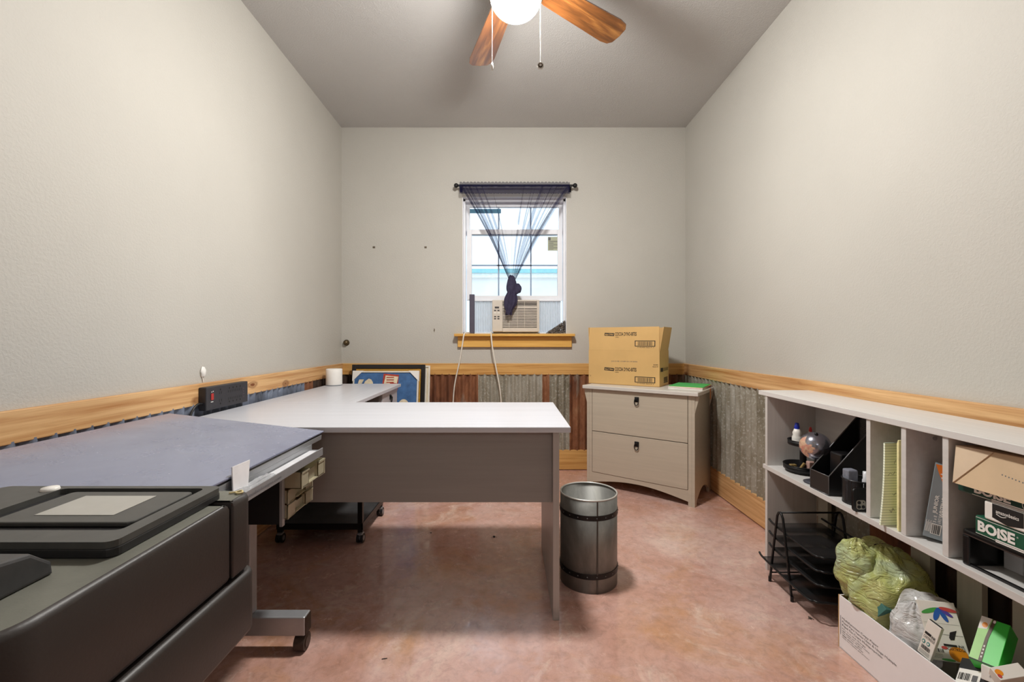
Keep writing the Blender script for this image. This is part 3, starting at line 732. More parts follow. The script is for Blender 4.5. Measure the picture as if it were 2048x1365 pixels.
# ------------------------------------------------------------------ wheeled metal cart under the desk
M_cartshelf = PM('dusty_steel', (92, 92, 94), .35, .5, .25, 8)
cart = thing('rolling_cart', 'low black wheeled cart with metal shelf under the desk', 'cart', (-1.02, 2.6, 0))
cx0, cx1, cy0, cy1 = -1.255, -.79, 2.40, 2.80
def caster(root, x, y, r=.026, w=.018, hz=.02, mat=None):
    b = MB(); b.cyl((x-w, y, r), (x-.004, y, r), r, seg=20); b.cyl((x+.004, y, r), (x+w, y, r), r, seg=20); b.cyl((x-.004, y, r), (x+.004, y, r), .008, seg=10)
    b.cyl((x-w-.001, y, r), (x+w+.001, y, r), r*.55, seg=14, mat=1)
    b.cyl((x, y, 2*r-.006), (x, y, 2*r+hz), .007, seg=8, mat=1); b.box(x-w*.9, y-r*.6, 2*r-.012, x+w*.9, y+r*.6, 2*r+.004, 1, bev=.004)
    return b.build('caster', [M_blackp, mat or M_black], root)
for x, y in ((cx0+.015, cy0+.015), (cx1-.015, cy0+.015), (cx0+.015, cy1-.015), (cx1-.015, cy1-.015)):
    MB().box(x-.013, y-.013, .058, x+.013, y+.013, .60, bev=.002).build('post', M_black, cart)
    caster(cart, x, y, .025, .017, .008, M_silver)
for z in (.085, .60):
    b = MB().box(cx0+.002, cy0+.002, z, cx1-.002, cy1-.002, z+.006, 1)
    b.box(cx0, cy0, z-.010, cx1, cy0+.006, z+.022); b.box(cx0, cy1-.006, z-.010, cx1, cy1, z+.022); b.box(cx0, cy0, z-.010, cx0+.006, cy1, z+.022); b.box(cx1-.006, cy0, z-.010, cx1, cy1, z+.022)
    b.build('shelf', [M_black, M_cartshelf], cart)

# ------------------------------------------------------------------ drafting table
dt = thing('drafting_table', 'silver framed drafting table with smudged blue glass top and drawer case', 'drafting table', (-1.0, 1.3, 0))
def glass_top():
    m, nt, N, L, B = newmat('blue_table_glass'); v = coords(N, L)
    f = noise_n(N, L, v, 2.2, 5, .6, .6); col = ramp(N, L, f, [(.3, lin((114, 120, 146))), (.7, lin((138, 144, 168)))])
    v2 = coords(N, L, (7, 4, 7)); n2 = noise_n(N, L, v2, 2.0, 6, .7, 1.2)
    col = mixc(N, L, ramp(N, L, n2, [(.60, 0.0), (.78, .35)]), col, lin((74, 80, 100)))
    L.new(col, B.inputs['Base Color'])
    L.new(ramp(N, L, noise_n(N, L, v, 5, 6, .7, 1.0), [(.3, .14), (.7, .34)]), B.inputs['Roughness'])
    B.inputs['Coat Weight'].default_value = .35; B.inputs['Coat Roughness'].default_value = .12; return m
ang = math.atan2(.819-.752, 1.298-.707)
DM = Matrix.Translation((-.707, 0, .752)) @ Matrix.Rotation(ang, 4, 'Y')      # local x<0 to the left, rises
wid = math.hypot(.591, .067)
b = MB(); b.M = DM; b.box(-wid, .88, -.006, 0, 1.70, 0, bev=.0015); b.build('glass_top', glass_top(), dt)
b = MB(); b.M = DM; b.box(-wid+.004, .885, -.012, -.004, 1.695, -.0065); b.build('backing', M_blackp, dt)
b = MB(); b.M = DM; z0, z1 = -.032, -.0125
b.box(-.026, .89, z0, -.002, 1.69, z1, bev=.002); b.box(-wid+.002, .89, z0, -wid+.026, 1.69, z1, bev=.002); b.box(-wid+.026, .89, z0, -.026, .914, z1); b.box(-wid+.026, 1.666, z0, -.026, 1.69, z1)
b.build('frame', M_silver, dt)
b = MB(); b.box(-.712, .90, .700, -.672, 1.605, .703); b.box(-.674, .90, .684, -.671, 1.605, .711, bev=.001); b.box(-.714, .90, .700, -.711, 1.605, .722)
ledge = b.build('pencil_ledge', M_silver, dt)
b = MB(); b.text('studiodesigns.com', (-.671, 1.14, .690), Y_, Z, 0, .0, .17, .012, 0); b.build('embossed_lettering', PM('embossed_grey', (142, 144, 150), .4, .5), ledge)
for y in (1.58, 1.0):
    b = MB(); b.box(-.985, y-.022, .128, -.906, y+.022, .752, bev=.004); b.build('leg', M_silver, dt)
    b = MB(); b.box(-1.27, y-.024, .062, -.715, y+.024, .128, bev=.004); b.box(-.716, y-.02, .066, -.712, y+.02, .124, 1); ft = b.build('foot', [M_silver, M_bronze], dt)
    for x in (-.735, -1.25): 
        q = MB(); r = .03
        q.cyl((x-.018, y, r), (x+.018, y, r), r, seg=22); q.cyl((x+.018, y, r), (x+.021, y, r), r*.6, seg=16, mat=1); q.cyl((x, y, .055), (x, y, .066), .009, seg=8, mat=1)
        q.build('caster', [PM('dirty_rubber', (62, 48, 40), .7, 0, .3, 40), M_bronze], dt)
MB().box(-.955, 1.02, .20, -.935, 1.56, .26, bev=.003).build('crossbar', M_silver, dt)
# drawer case under the top
KX, KY0, KY1 = -.745, 1.445, 1.65
b = MB(); b.box(-.90, KY0, .505, KX, KY0+.006, .719); b.box(-.90, KY1-.004, .505, KX, KY1, .719); b.box(-.90, KY0, .499, KX, KY1, .505); b.box(-.90, KY0, .505, -.894, KY1, .719); b.box(-.893, KY0+.006, .680, KX-.02, KY1-.004, .686)
b.build('drawer_case', M_blackp, dt)
MB().box(KX, KY0-.002, .492, KX+.010, KY0+.014, .7195, bev=.001).build('case_strip', M_silver, dt)
M_clear = cloudy('cloudy_plastic', (244, 236, 206), .8)
def drawer(z0, z1, dx, fill):
    b = MB(); xf, y0, y1 = KX+.018+dx, KY0+.016, KY1-.006; xb = xf-.14; th = .0028; m0, m1 = y0+.055, y1-.055
    b.box(xb, y0, z0+.002, xf, y0+th, z1); b.box(xb, y1-th, z0+.002, xf, y1, z1); b.box(xb, y0, z0+.002, xf, y1, z0+.002+th); b.box(xb, y0, z0+.002, xb+th, y1, z1)
    b.box(xf-th, y0, z0, xf, m0, z1); b.box(xf-th, m1, z0, xf, y1, z1); b.box(xf-.014, m0, z0, xf-.014+th, m1, z1-.014)
    b.box(xf-.014, m0-th, z0, xf, m0, z1-.005); b.box(xf-.014, m1, z0, xf, m1+th, z1-.005)
    b.box(xf-.014, m0, z0, xf-.004, m1, z0+.006); b.box(xf, y0, z1-.006, xf+.003, m0, z1); b.box(xf, m1, z1-.006, xf+.003, y1, z1)
    b.box(xf, y0, z0, xf+.002, y0+.006, z1); b.box(xf, y1-.006, z0, xf+.002, y1, z1)
    return b.build('plastic_drawer', M_clear, dt)
drawer(.608, .664, .045, 0); drawer(.559, .604, 0, 1); drawer(.509, .555, 0, 2)
rnd = random.Random(9); M_stick = PM('tan_sticks', (206, 172, 120), .7, 0, .25, 40); M_stick2 = PM('brown_sticks', (140, 100, 66), .7, 0, .25, 40)
for zz, lab in ((.5635, 'loose tan sticks filling the middle plastic drawer'), (.5135, 'loose tan sticks filling the lowest plastic drawer')):
    b = MB()
    for i in range(60):
        y = KY0+.022+rnd.random()*.155; z = zz+.004+rnd.random()*.026; x = KX-.002-rnd.random()*.02
        b.cyl((x-.11, y+rnd.uniform(-.004, .004), z), (x-.002, min(KY1-.014, max(KY0+.022, y+rnd.uniform(-.004, .004))), z), .0032, seg=6, mat=rnd.choice((0, 0, 1)))
    tag(b.build('loose_sticks', [M_stick, M_stick2]), lab, 'sticks', 'contents of the plastic drawers', 'stuff')
b = MB().box(-.88, 1.475, .6865, -.742, 1.62, .707, bev=.004); b.cyl((-.742, 1.48, .698), (-.742, 1.61, .699), .008, seg=12)
tag(b.build('dark_case', PM('dark_case', (44, 42, 42), .35)), 'dark pencil case pushed in above the open plastic drawer', 'case')
# things on the ledge
b = MB(); b.box(-.706, 1.30, .7035, -.677, 1.575, .7065); tag(b.build('ruler', PM('white_ruler', (222, 222, 226), .35)), 'pale flat ruler lying in the table ledge', 'ruler')
p = [Vector((-.698, 1.125, .704)), Vector((-.704, 1.130, .776)), Vector((-.704, 1.207, .774)), Vector((-.698, 1.188, .704))]
b = MB(); n_ = (p[1]-p[0]).cross(p[3]-p[0]).normalized()*.0015
b.add([q-n_ for q in p]+[q+n_ for q in p], [(3, 2, 1, 0), (4, 5, 6, 7), (0, 1, 5, 4), (1, 2, 6, 5), (2, 3, 7, 6), (3, 0, 4, 7)])
tag(b.build('paper_tag', PM('white_tag', (236, 236, 240), .5)), 'white paper tag standing upright in the table ledge', 'tag')
M_wrap = PM('clear_wrapper', (232, 234, 238), .12, 0, .05, 60, .6, 160, trans=.6)
b = MB(); V = []; Fc = []; nx, ny = 6, 26
for j in range(ny+1):
    for i in range(nx+1):
        x = -.708+.031*i/nx; y = 1.0+.29*j/ny; V.append((x, y, .706+.014*(.5+.5*noise.noise(Vector((x*60, y*40, 2))))*(1 if 0 < i < nx else .4)))
for j in range(ny):
    for i in range(nx): a = j*(nx+1)+i; Fc.append((a, a+1, a+nx+2, a+nx+1))
b.add(V, Fc); tag(b.build('plastic_wrapper', M_wrap), 'crumpled clear plastic wrapper lying in the table ledge', 'wrapper')

# ------------------------------------------------------------------ wide-format printer on its stand
M_pside = PM('dark_printer_plastic', (46, 40, 38), .46, 0, .08, 3, .08, 220)
M_ptop = PM('dusty_printer_top', (110, 110, 101), .55, 0, .14, 12, .08, 260)
M_pblk = PM('printer_black', (33, 33, 35), .45, 0, .12, 60)
pr = thing('wide_format_printer', 'large dusty black wide printer with touchscreen in the left foreground', 'printer', (-.86, .62, 0))
PXR, PYN, PYB = -.481, .395, .838
b = MB(); poly = rrect(-1.26, PYN, PXR, .768, (.03, .062, .004, .004), 10); b.prism(poly, .682, .816, 0, bev=.009, smooth=True, capmat=1); b.build('upper_body', [M_pside, M_ptop], pr)
b = MB(); b.prism(rrect(-1.26, .7705, PXR+.003, PYB, (.004, .004, .03, .02), 8), .682, .818, 0, bev=.009, smooth=True, capmat=1); b.build('rear_cap', [M_pside, M_ptop], pr)
b = MB(); b.prism(rrect(-1.26, PYN-.006, PXR+.008, PYB+.004, (.03, .066, .03, .02), 10), .565, .678, 0, bev=.008, smooth=True); b.build('lower_body', M_pside, pr)
M_rim = PM('dusty_rim', (74, 74, 72), .45, 0, .12, 40)
b = MB(); b.prism(rrect(-.90, .575, -.512, .797, .014, 5), .8165, .829, 0, bev=.002)
oo = rrect(-.90, .5755, -.5125, .7965, .014, 5); ii = rrect(-.785, .612, -.535, .784, .010, 5); n = len(oo)
b.add([(x, y, z) for z in (.829, .838) for x, y in oo]+[(x, y, z) for z in (.829, .838) for x, y in ii],
      [(i, (i+1) % n, n+(i+1) % n, n+i) for i in range(n)]+[(n+i, n+(i+1) % n, 3*n+(i+1) % n, 3*n+i) for i in range(n)]+[(3*n+i, 3*n+(i+1) % n, 2*n+(i+1) % n, 2*n+i) for i in range(n)], 1)
tray = b.build('panel_tray', [M_pblk, M_rim], pr)
b = MB(); b.prism(rrect(-.755, .642, -.545, .772, .010, 5), .8295, .8365, 0, bev=.002); scr = b.build('touchscreen', PM('bezel_dusty', (70, 70, 68), .4, 0, .12, 30), tray)
MB().box(-.712, .667, .8366, -.593, .749, .8372).build('display', PM('grey_display', (172, 170, 164), .3, 0, .04, 30), scr)
MB().lathe([(0, .004), (.012, .004), (.013, .0), (.013, -.002)], -.80, .776, .8385, 20).build('button', M_white, tray)
b = MB(); b.prism([(-.54, .8165), (-.538, .832), (-.515, .852), (-.47, .859), (-.43, .848), (-.415, .8165)][::-1], .0, .7, 0, bev=.004, M=Matrix(((0, 0, -1, -.552), (-1, 0, 0, 0), (0, 1, 0, 0), (0, 0, 0, 1))))
b.build('roll_cover', PM('cover_grey', (60, 60, 62), .45, 0, .12, 60), pr)
MB().box(-1.24, .72, .8182, -.83, .828, .8205, bev=.001).build('paper_flap', PM('flap_grey', (90, 90, 88), .5, 0, .12, 40), pr)
for x in (-1.18, -.56):
    MB().box(x-.03, .58, .10, x+.03, .68, .564, bev=.004).build('stand_leg', M_pblk, pr)
    MB().box(x-.03, .42, .05, x+.03, .83, .10, bev=.006).build('stand_foot', M_pblk, pr)
    for y in (.45, .80):
        q = MB(); q.cyl((x-.012, y, .025), (x+.012, y, .025), .025, seg=18); q.build('stand_caster', M_blackp, pr)
p = W(474, 984, .815); z = .8185
b = MB().tube([(p.x-.012, p.y-.004, z+.002), (p.x-.004, p.y, z+.002), (p.x+.004, p.y+.006, z+.003), (p.x+.010, p.y, z+.002), (p.x+.005, p.y-.006, z+.002), (p.x-.001, p.y-.002, z+.002)], .0018, seg=6, res=4)
tag(b.build('rubber_scrap', PM('tan_rubber', (208, 190, 140), .6)), 'tiny tan curled scrap on the back corner of the printer', 'scrap')

# ------------------------------------------------------------------ lateral file cabinet across the corner
RC = math.radians(-37)
cab = thing('file_cabinet', 'taupe two drawer lateral file cabinet set across the corner', 'file cabinet', (.9035, 3.145, 0), RC)
CW, CD, CH = .39, .43, .757
def lb(): return MB()
lb().box(-CW-.027, -.025, CH-.026, CW+.027, CD, CH, bev=.004).build('top', laminate('pale_taupe_top', (206, 202, 196), 0, .35), cab, local=True)
def side_poly():
    pts = [(0, 0), (.045, 0), (.05, .03)]+[(.05+.33*i/10, .03+.06*math.sin(PI*i/10)) for i in range(1, 10)]+[(.38, .03), (.385, 0), (CD-.002, 0), (CD-.002, CH-.0265), (0, CH-.0265)]
    return pts
Mside = lambda x0: Matrix(((0, 0, 1, x0), (1, 0, 0, 0), (0, 1, 0, 0), (0, 0, 0, 1)))
for x0 in (-CW, CW-.018):
    lb().prism(side_poly(), 0, .018, M=Mside(x0)).build('side_panel', M_cab, cab, local=True)
for sx in (-1, 1):
    x0 = -CW+.0181 if sx < 0 else CW-.042
    lb().box(x0, 0, 0, x0+.0238, .018, CH-.0265, bev=.0015).build('stile', M_cab, cab, local=True)
    pts = [(0, 0), (.024, 0), (.022, -.025), (.013, -.06), (.005, -.09), (0, -.115)] if sx > 0 else [(0, 0), (0, -.115), (-.005, -.09), (-.013, -.06), (-.022, -.025), (-.024, 0)]
    for yy in (.004, .40):
        q = lb(); q.prism(pts[::-1] if sx > 0 else pts[::-1], 0, .02, M=Matrix(((1, 0, 0, sx*(CW+.0002)), (0, 0, 1, yy), (0, 1, 0, CH-.027), (0, 0, 0, 1)))); q.build('bracket', M_cab, cab, local=True)
lb().box(-CW+.02, CD-.012, .12, CW-.02, CD-.004, CH-.0265).build('back_panel', M_cab, cab, local=True)
arch = [(-CW+.042, .105), (-CW+.042, .03)]+[(-CW+.042+(2*CW-.084)*i/16, .03+.045*math.sin(PI*i/16)) for i in range(1, 16)]+[(CW-.042, .03), (CW-.042, .105)]
lb().prism(arch, 0, .016, M=Matrix(((1, 0, 0, 0), (0, 0, 1, .002), (0, 1, 0, 0), (0, 0, 0, 1)))).build('arched_rail', M_cab, cab, local=True)
for z0, z1 in ((.108, .412), (.417, CH-.03)):
    d = lb().box(-CW+.045, -.001, z0, CW-.045, .018, z1, bev=.0015).build('drawer', M_cab, cab, local=True)
    latch(d, Matrix.Translation((.0, -.001, z1-.05)))
lb().box(-CW+.019, .0182, .11, CW-.019, CD-.013, .115).build('bottom_board', M_cab, cab, local=True)
# orange tag hanging on the right edge
o_ = WM(cab) @ Vector((CW+.03, .30, CH-.075))
b = MB().box(CW+.0282, .285, CH-.075, CW+.0292, .315, CH-.0005); q = b.build('orange_tag', PM('orange_tag', (206, 130, 70), .6), None, local=True); q.matrix_world = WM(cab); q.location = cab.location; q.rotation_euler = cab.rotation_euler
tag(q, 'small orange tag hanging from the right edge of the cabinet top', 'tag')

# ------------------------------------------------------------------ cereal carton on the cabinet
BA = math.radians(-33); BW, BD, BH, BF = .545, .27, .262, .176; tk = .004
cb = thing('cardboard_box', 'tan cereal carton with raised flaps on the file cabinet', 'box', (.628+BW/2*math.cos(BA), 3.505+BW/2*math.sin(BA), CH+.0005), BA)
x0, x1 = -BW/2, BW/2
b = MB().box(x0, 0, 0, x1, tk, BH).box(x0, BD-tk, 0, x1, BD, BH).box(x0, tk, 0, x0+tk, BD-tk, BH).box(x1-tk, tk, 0, x1, BD-tk, BH).box(x0, 0, 0, x1, BD, tk)
body = b.build('carton', M_kraft, cb, local=True)
def flap(M, w, h, side=0):
    q = MB(); q.M = M; q.box(-w/2+.003, 0, 0, w/2-.003, tk, h); return q.build('flap', M_kraft, cb, local=True)
ff = flap(Matrix.Translation((0, 0, BH+.0005)) @ Matrix.Rotation(math.radians(-2), 4, 'X'), BW, BF)
flap(Matrix.Translation((0, BD-tk, BH+.0005)) @ Matrix.Rotation(math.radians(-4), 4, 'X'), BW, BF)
flap(Matrix.Translation((x1-tk, BD/2, BH+.0005)) @ Matrix.Rotation(PI/2, 4, 'Z') @ Matrix.Rotation(math.radians(9), 4, 'X') @ Matrix.Translation((0, -tk, 0)), BD-.02, BF)
flap(Matrix.Translation((x0+tk, BD/2, BH+.0005)) @ Matrix.Rotation(-PI/2, 4, 'Z') @ Matrix.Rotation(math.radians(3), 4, 'X') @ Matrix.Translation((0, -tk, 0)), BD-.02, BF)
def cereal_print(o, u, v, w, parent, k=1.0, extra=True):
    b = MB()
    b.poly(o, u, v, [(.128*k, .112), (.205*k, .108), (.207*k, .130), (.130*k, .134)], 0)
    b.text('Malt·O·Meal', o, u, v, .135*k, .115, .065*k, .012, 1, .0012, .02)
    b.text('COCOA DYNO-BITES', o, u, v, .213*k, .110, .165*k, .027, 0, bold=.02)
    b.text('CEREAL', o, u, v, .214*k, .096, .030*k, .008, 0)
    b.rect(o, u, v, .365*k, .030, .515*k, .074, 0); b.rect(o, u, v, .371*k, .035, .509*k, .069, 1, .0009)
    b.barcode(o, u, v, .385*k, .037, .11*k, .030, 0, 26, 4, .0012)
    b.text('0 42400 06219 3', o, u, v, .385*k, .020, .12*k, .007, 0)
    if extra:
        b.text('JUL2198  C1EM 01:14 0446', o, u, v, .185, .176, .20, .012, 2); b.text('42400', o, u, v, .500, .160, .034, .009, 0); b.text('06219', o, u, v, .496, .146, .038, .009, 0)
        b.text('U', o, u, v, .010, .06, .009, .011, 0)
    return b
k = cereal_print((x0, 0, -.004), X, Z, BW, body); k.build('printed_text', [M_ink, M_kraft, M_inkgrey], body, local=True)
Mf = Matrix.Translation((0, 0, BH+.0005)) @ Matrix.Rotation(math.radians(-2), 4, 'X')
k = MB(); k.M = Mf; k2 = cereal_print((x0, 0, .0), X, Z, BW, ff, 1.0, False); k.add(k2.v, [], 0)
k = MB()
for f, m, s_ in zip(k2.f, k2.m, k2.s): k.f.append(f); k.m.append(m); k.s.append(s_)
k.v = [Mf @ v for v in k2.v]; k.build('printed_text', [M_ink, M_kraft, M_inkgrey], ff, local=True)
b = MB(); o = (x1, .0, 0)
b.poly(o, Y_, Z, [(.03, .108), (.10, .106), (.10, .135), (.03, .137)]); b.text('COCOA DYNO-BITES', o, Y_, Z, .11, .11, .14, .024); b.rect(o, Y_, Z, .12, .02, .24, .026); b.barcode(o, Y_, Z, .12, .028, .12, .035, 0, 20, 6)
b.build('printed_text', M_ink, body, local=True)

# ------------------------------------------------------------------ folders and papers on the cabinet
def sheet_stack(name, label, z0, z1, mat, dx, dy, rz, w=.225, d=.28):
    t = MB(); t.M = Matrix.Translation((.288+dx, .272+dy, 0)) @ Matrix.Rotation(rz, 4, 'Z')
    t.box(-w/2, -d/2, z0, w/2, d/2, z1)
    o = t.build(name, mat, None, local=True); o.location = cab.location; o.rotation_euler = cab.rotation_euler
    me = o.data; c = Vector((.288+dx, .272+dy, z0))
    me.transform(Matrix.Translation(-c)); o.location = WM(cab) @ c
    return tag(o, label, 'folder' if 'folder' in name else 'papers', 'papers on the file cabinet')
z = CH+.0005
sheet_stack('white_papers', 'lowest stack of white papers under the green folder', z, z+.006, M_paper, .0, -.01, .04)
sheet_stack('red_folder', 'thin red folder between the white papers', z+.0063, z+.0083, PM('red_folder', (176, 72, 76), .6), .002, .0, -.02)
sheet_stack('white_papers', 'upper white papers directly beneath the green folder', z+.0086, z+.0140, M_paper, .0, .0, .03)
sheet_stack('kraft_folder', 'thin tan folder just under the green one', z+.0143, z+.0163, M_kraft, .004, .002, .01)
sheet_stack('green_folder', 'bright green folder on top of the papers on the cabinet', z+.0166, z+.0196, PM('green_folder', (66, 178, 92), .55), .0, .004, .05)

# ------------------------------------------------------------------ galvanised waste bin
bx, by, br, bh = .366, 2.05, .129, .402
M_zinc = metal_sheet('zinc', 'galv')
def zinc():
    m, nt, N, L, B = newmat('dull_zinc'); v = coords(N, L, (1, 1, .5)); a = noise_n(N, L, v, 8, 6, .65, .5)
    L.new(ramp(N, L, a, [(.3, lin((96, 96, 93))), (.55, lin((126, 126, 122))), (.75, lin((156, 155, 148)))]), B.inputs['Base Color'])
    B.inputs['Metallic'].default_value = .22; L.new(ramp(N, L, a, [(.3, .36), (.7, .55)]), B.inputs['Roughness']); bump_n(N, L, a, .15, .003, B); return m
M_zinc = zinc()
bin_ = thing('waste_bin', 'round galvanised metal waste bin with two riveted black straps', 'bin', (bx, by, 0))
MB().lathe([(0, .012), (br-.006, .012), (br-.003, .0), (br, .0), (br, bh), (br-.003, bh), (br-.004, .014), (0, .014)], bx, by, 0, 56).build('shell', M_zinc, bin_)
b = MB(); b.tube([(bx+(br-.0015)*math.cos(2*PI*i/56), by+(br-.0015)*math.sin(2*PI*i/56), bh) for i in range(56)], .0038, closed=True); b.build('rim', PM('bright_zinc', (206, 206, 202), .35, .5), bin_)
sa = math.radians(-83)
MB().box(-.003, -.002, .0, .003, .002, bh-.004, M=Matrix.Translation((bx+(br+.0005)*math.cos(sa), by+(br+.0005)*math.sin(sa), 0)) @ Matrix.Rotation(sa+PI/2, 4, 'Z')).build('seam', PM('dark_zinc', (84, 84, 82), .45, .7), bin_)
M_strap = PM('black_strap', (30, 28, 29), .4, .4)
for z in (.316, .062):
    b = MB().lathe([(br+.0002, z), (br+.003, z), (br+.003, z+.022), (br+.0002, z+.022)], bx, by, 0, 56, 0, False); st = b.build('strap', M_strap, bin_)
    b = MB()
    for i in range(20): a = 2*PI*i/20+.1; b.sphere((bx+(br+.003)*math.cos(a), by+(br+.003)*math.sin(a), z+.011), .0026, seg=8, rings=6)
    b.build('rivets', PM('rivet_grey', (120, 120, 120), .4, .6), st)

# ------------------------------------------------------------------ low bookcase on the right
THB = math.radians(-1.6)
def xf(Y): return 1.233-.028*(2.18-Y)
bk = thing('low_bookcase', 'low grey bookcase with divided upper shelf along the right wall', 'bookcase', (1.233, 2.185, 0), THB)
BZ, BDp, BL = .852, .232, 1.52
MB().box(-.004, -BL, BZ-.021, BDp+.008, .008, BZ, bev=.0015).build('top', laminate('pale_shelf_top', (212, 210, 208), 1, .35), bk, local=True)
for y0 in (-.045, -BL+.02):
    MB().box(.0, y0-.018, 0, BDp, y0, BZ-.0215, bev=.001).build('side_panel', laminate('shelf_upright', (202, 199, 196), 2, .45), bk, local=True)
MB().box(-.002, -BL+.02, .480, BDp, -.0455+.018, .500, bev=.001).build('shelf', M_case, bk, local=True)
def bkY(Y): return -(2.185-Y)
for Yd in (1.514, 1.375, 1.240, .93):
    MB().box(.001, bkY(Yd)-.018, .5005, BDp-.0065, bkY(Yd), BZ-.0215, bev=.001).build('divider', M_case, bk, local=True)
MB().box(BDp-.006, -BL+.03, .5005, BDp, -.064, BZ-.0215).build('back_panel', M_case, bk, local=True)
for Ya, Yb in ((1.515, 1.59), (1.345, 1.422), (1.18, 1.262), (2.02, 2.085)):  # last slat stands in for a lit strip of the corrugated wall
    MB().box(BDp-.018, bkY(Ya), .0, BDp-.001, bkY(Yb), .4795).build('back_slat', laminate('slat_laminate', (176, 174, 160), 2, .5), bk, local=True)
b = MB().cyl((.085, bkY(1.356)-.0002, .80), (.085, bkY(1.356)-.003, .80), .006, seg=14); b.build('cam_screw', M_silver, bk, local=True)
SZ = .5003
# two-tier turntable
tx, ty = 1.335, 2.02
tt = thing('turntable_organiser', 'black two tier turntable organiser on the bookcase shelf behind the globe', 'organiser', (tx, ty, SZ))
for z, r in ((.012, .078), (.122, .060)):
    b = MB().lathe([(0, z), (r-.002, z), (r, z+.003), (r, z+.022), (r-.003, z+.022), (r-.004, z+.005), (0, z+.003)], tx, ty, SZ, 36); b.tube([(tx+r*math.cos(2*PI*i/36), ty+r*math.sin(2*PI*i/36), SZ+z+.022) for i in range(36)], .002, closed=True, seg=6)
    b.build('tray', M_black, tt)
MB().cyl((tx, ty, SZ), (tx, ty, SZ+.012), .06, seg=24).build('base', M_blackp, tt)
MB().cyl((tx, ty, SZ+.015), (tx, ty, SZ+.124), .014, seg=16).build('post', M_blackp, tt)
uz = SZ+.1252
def bottle(name, label, x, y, z, h, r, capc, bodym, caph=.022):
    t = thing(name, label, 'bottle', (x, y, z), 0, 'bottles on the turntable')
    MB().lathe([(0, 0), (r, .001), (r, h*.45), (r*.8, h*.58), (r*.92, h*.72), (r*.55, h*.98), (r*.3, h), (0, h)], x, y, z, 24).build('body', bodym, t)
    MB().lathe([(r*.5, h-.004), (r*.55, h+caph*.3), (r*.35, h+caph), (0, h+caph)], x, y, z, 16).build('cap', capc, t)
    MB().lathe([(r*1.01, h*.05), (r*1.012, h*.42)], x, y, z, 24).build('label_band', M_paper, t)
M_gluew = PM('glue_white', (232, 230, 224), .4); M_blue_cap = PM('blue_cap', (28, 52, 180), .4); M_redcap = PM('red_cap', (196, 34, 34), .4)
bottle('glue_bottle', 'white glue bottle with blue cap on the upper turntable tray', tx-.018, ty+.015, uz, .068, .020, M_blue_cap, M_gluew, .026)
bottle('marker_bottle', 'small pale bottle with red cap behind the globe', tx+.032, ty-.002, uz, .058, .012, M_redcap, M_gluew, .02)
b = MB().cyl((tx-.022, ty-.026, uz+.017), (tx-.010, ty-.034, uz+.017), .016, seg=24); b.box(tx-.026, ty-.034, uz+.0008, tx+.010, ty-.024, uz+.014, bev=.003)
tag(b.build('correction_tape', M_white), 'white round correction tape dispenser before the glue bottle', 'dispenser')
b = MB().box(tx-.058, ty-.005, SZ+.0155, tx-.030, ty+.012, SZ+.034, bev=.003); b.cyl((tx-.035, ty-.03, SZ+.018), (tx-.02, ty-.04, SZ+.05), .006)
tag(b.build('brass_clip', PM('brass', (176, 150, 96), .35, .5)), 'brass coloured clips in the lower turntable tray', 'clip')
b = MB().box(tx-.012, ty-.060, SZ+.0155, tx+.018, ty-.036, SZ+.06, bev=.003); tag(b.build('small_box', PM('pink_box', (186, 150, 140), .6)), 'small pinkish box in the lower tray under the globe', 'box')
# globe
gx, gy, gz, gr = 1.282, 1.862, .655, .058
def globe_mat():
    m, nt, N, L, B = newmat('silver_globe'); v = coords(N, L)
    ld = ramp(N, L, noise_n(N, L, v, 13, 3, .5, .3), [(.55, 0.0), (.58, 1.0)])
    pk = ramp(N, L, noise_n(N, L, v, 40, 3), [(.35, lin((206, 130, 116))), (.55, lin((222, 190, 160))), (.75, lin((176, 120, 110)))])
    col = mixc(N, L, ld, lin((150, 152, 164)), pk)
    L.new(col, B.inputs['Base Color']); B.inputs['Roughness'].default_value = .2
    mt = N.new('ShaderNodeMath'); mt.operation = 'MULTIPLY_ADD'; L.new(ld, mt.inputs[0]); mt.inputs[1].default_value = -.6; mt.inputs[2].default_value = .85
    L.new(mt.outputs[0], B.inputs['Metallic']); return m
gl = thing('desk_globe', 'small shiny silver globe on a stand on the bookcase shelf', 'globe', (gx, gy, SZ))
MB().sphere((gx, gy, gz), gr, seg=40, rings=24).build('sphere', globe_mat(), gl)
b = MB().sphere((gx-.012, gy-.022, gz+.054), .007, seg=12, rings=8); b.sphere((gx+.01, gy+.02, gz-.058), .006, seg=12, rings=8)
b.build('pole_knob', M_black, gl)
b = MB(); c_, s__ = math.cos(math.radians(20)), math.sin(math.radians(20))
b.lathe([(.006, .012), (.010, .02), (.006, .03), (.011, .042), (.006, .055), (.009, .068), (.005, .082), (.004, .097)], gx, gy, SZ, 16); b.build('stem', M_blackp, gl)
MB().lathe([(0, 0), (.042, 0), (.044, .004), (.030, .010), (.008, .014), (0, .014)], gx, gy, SZ, 32).build('base', PM('globe_base', (70, 72, 82), .35, .3), gl)
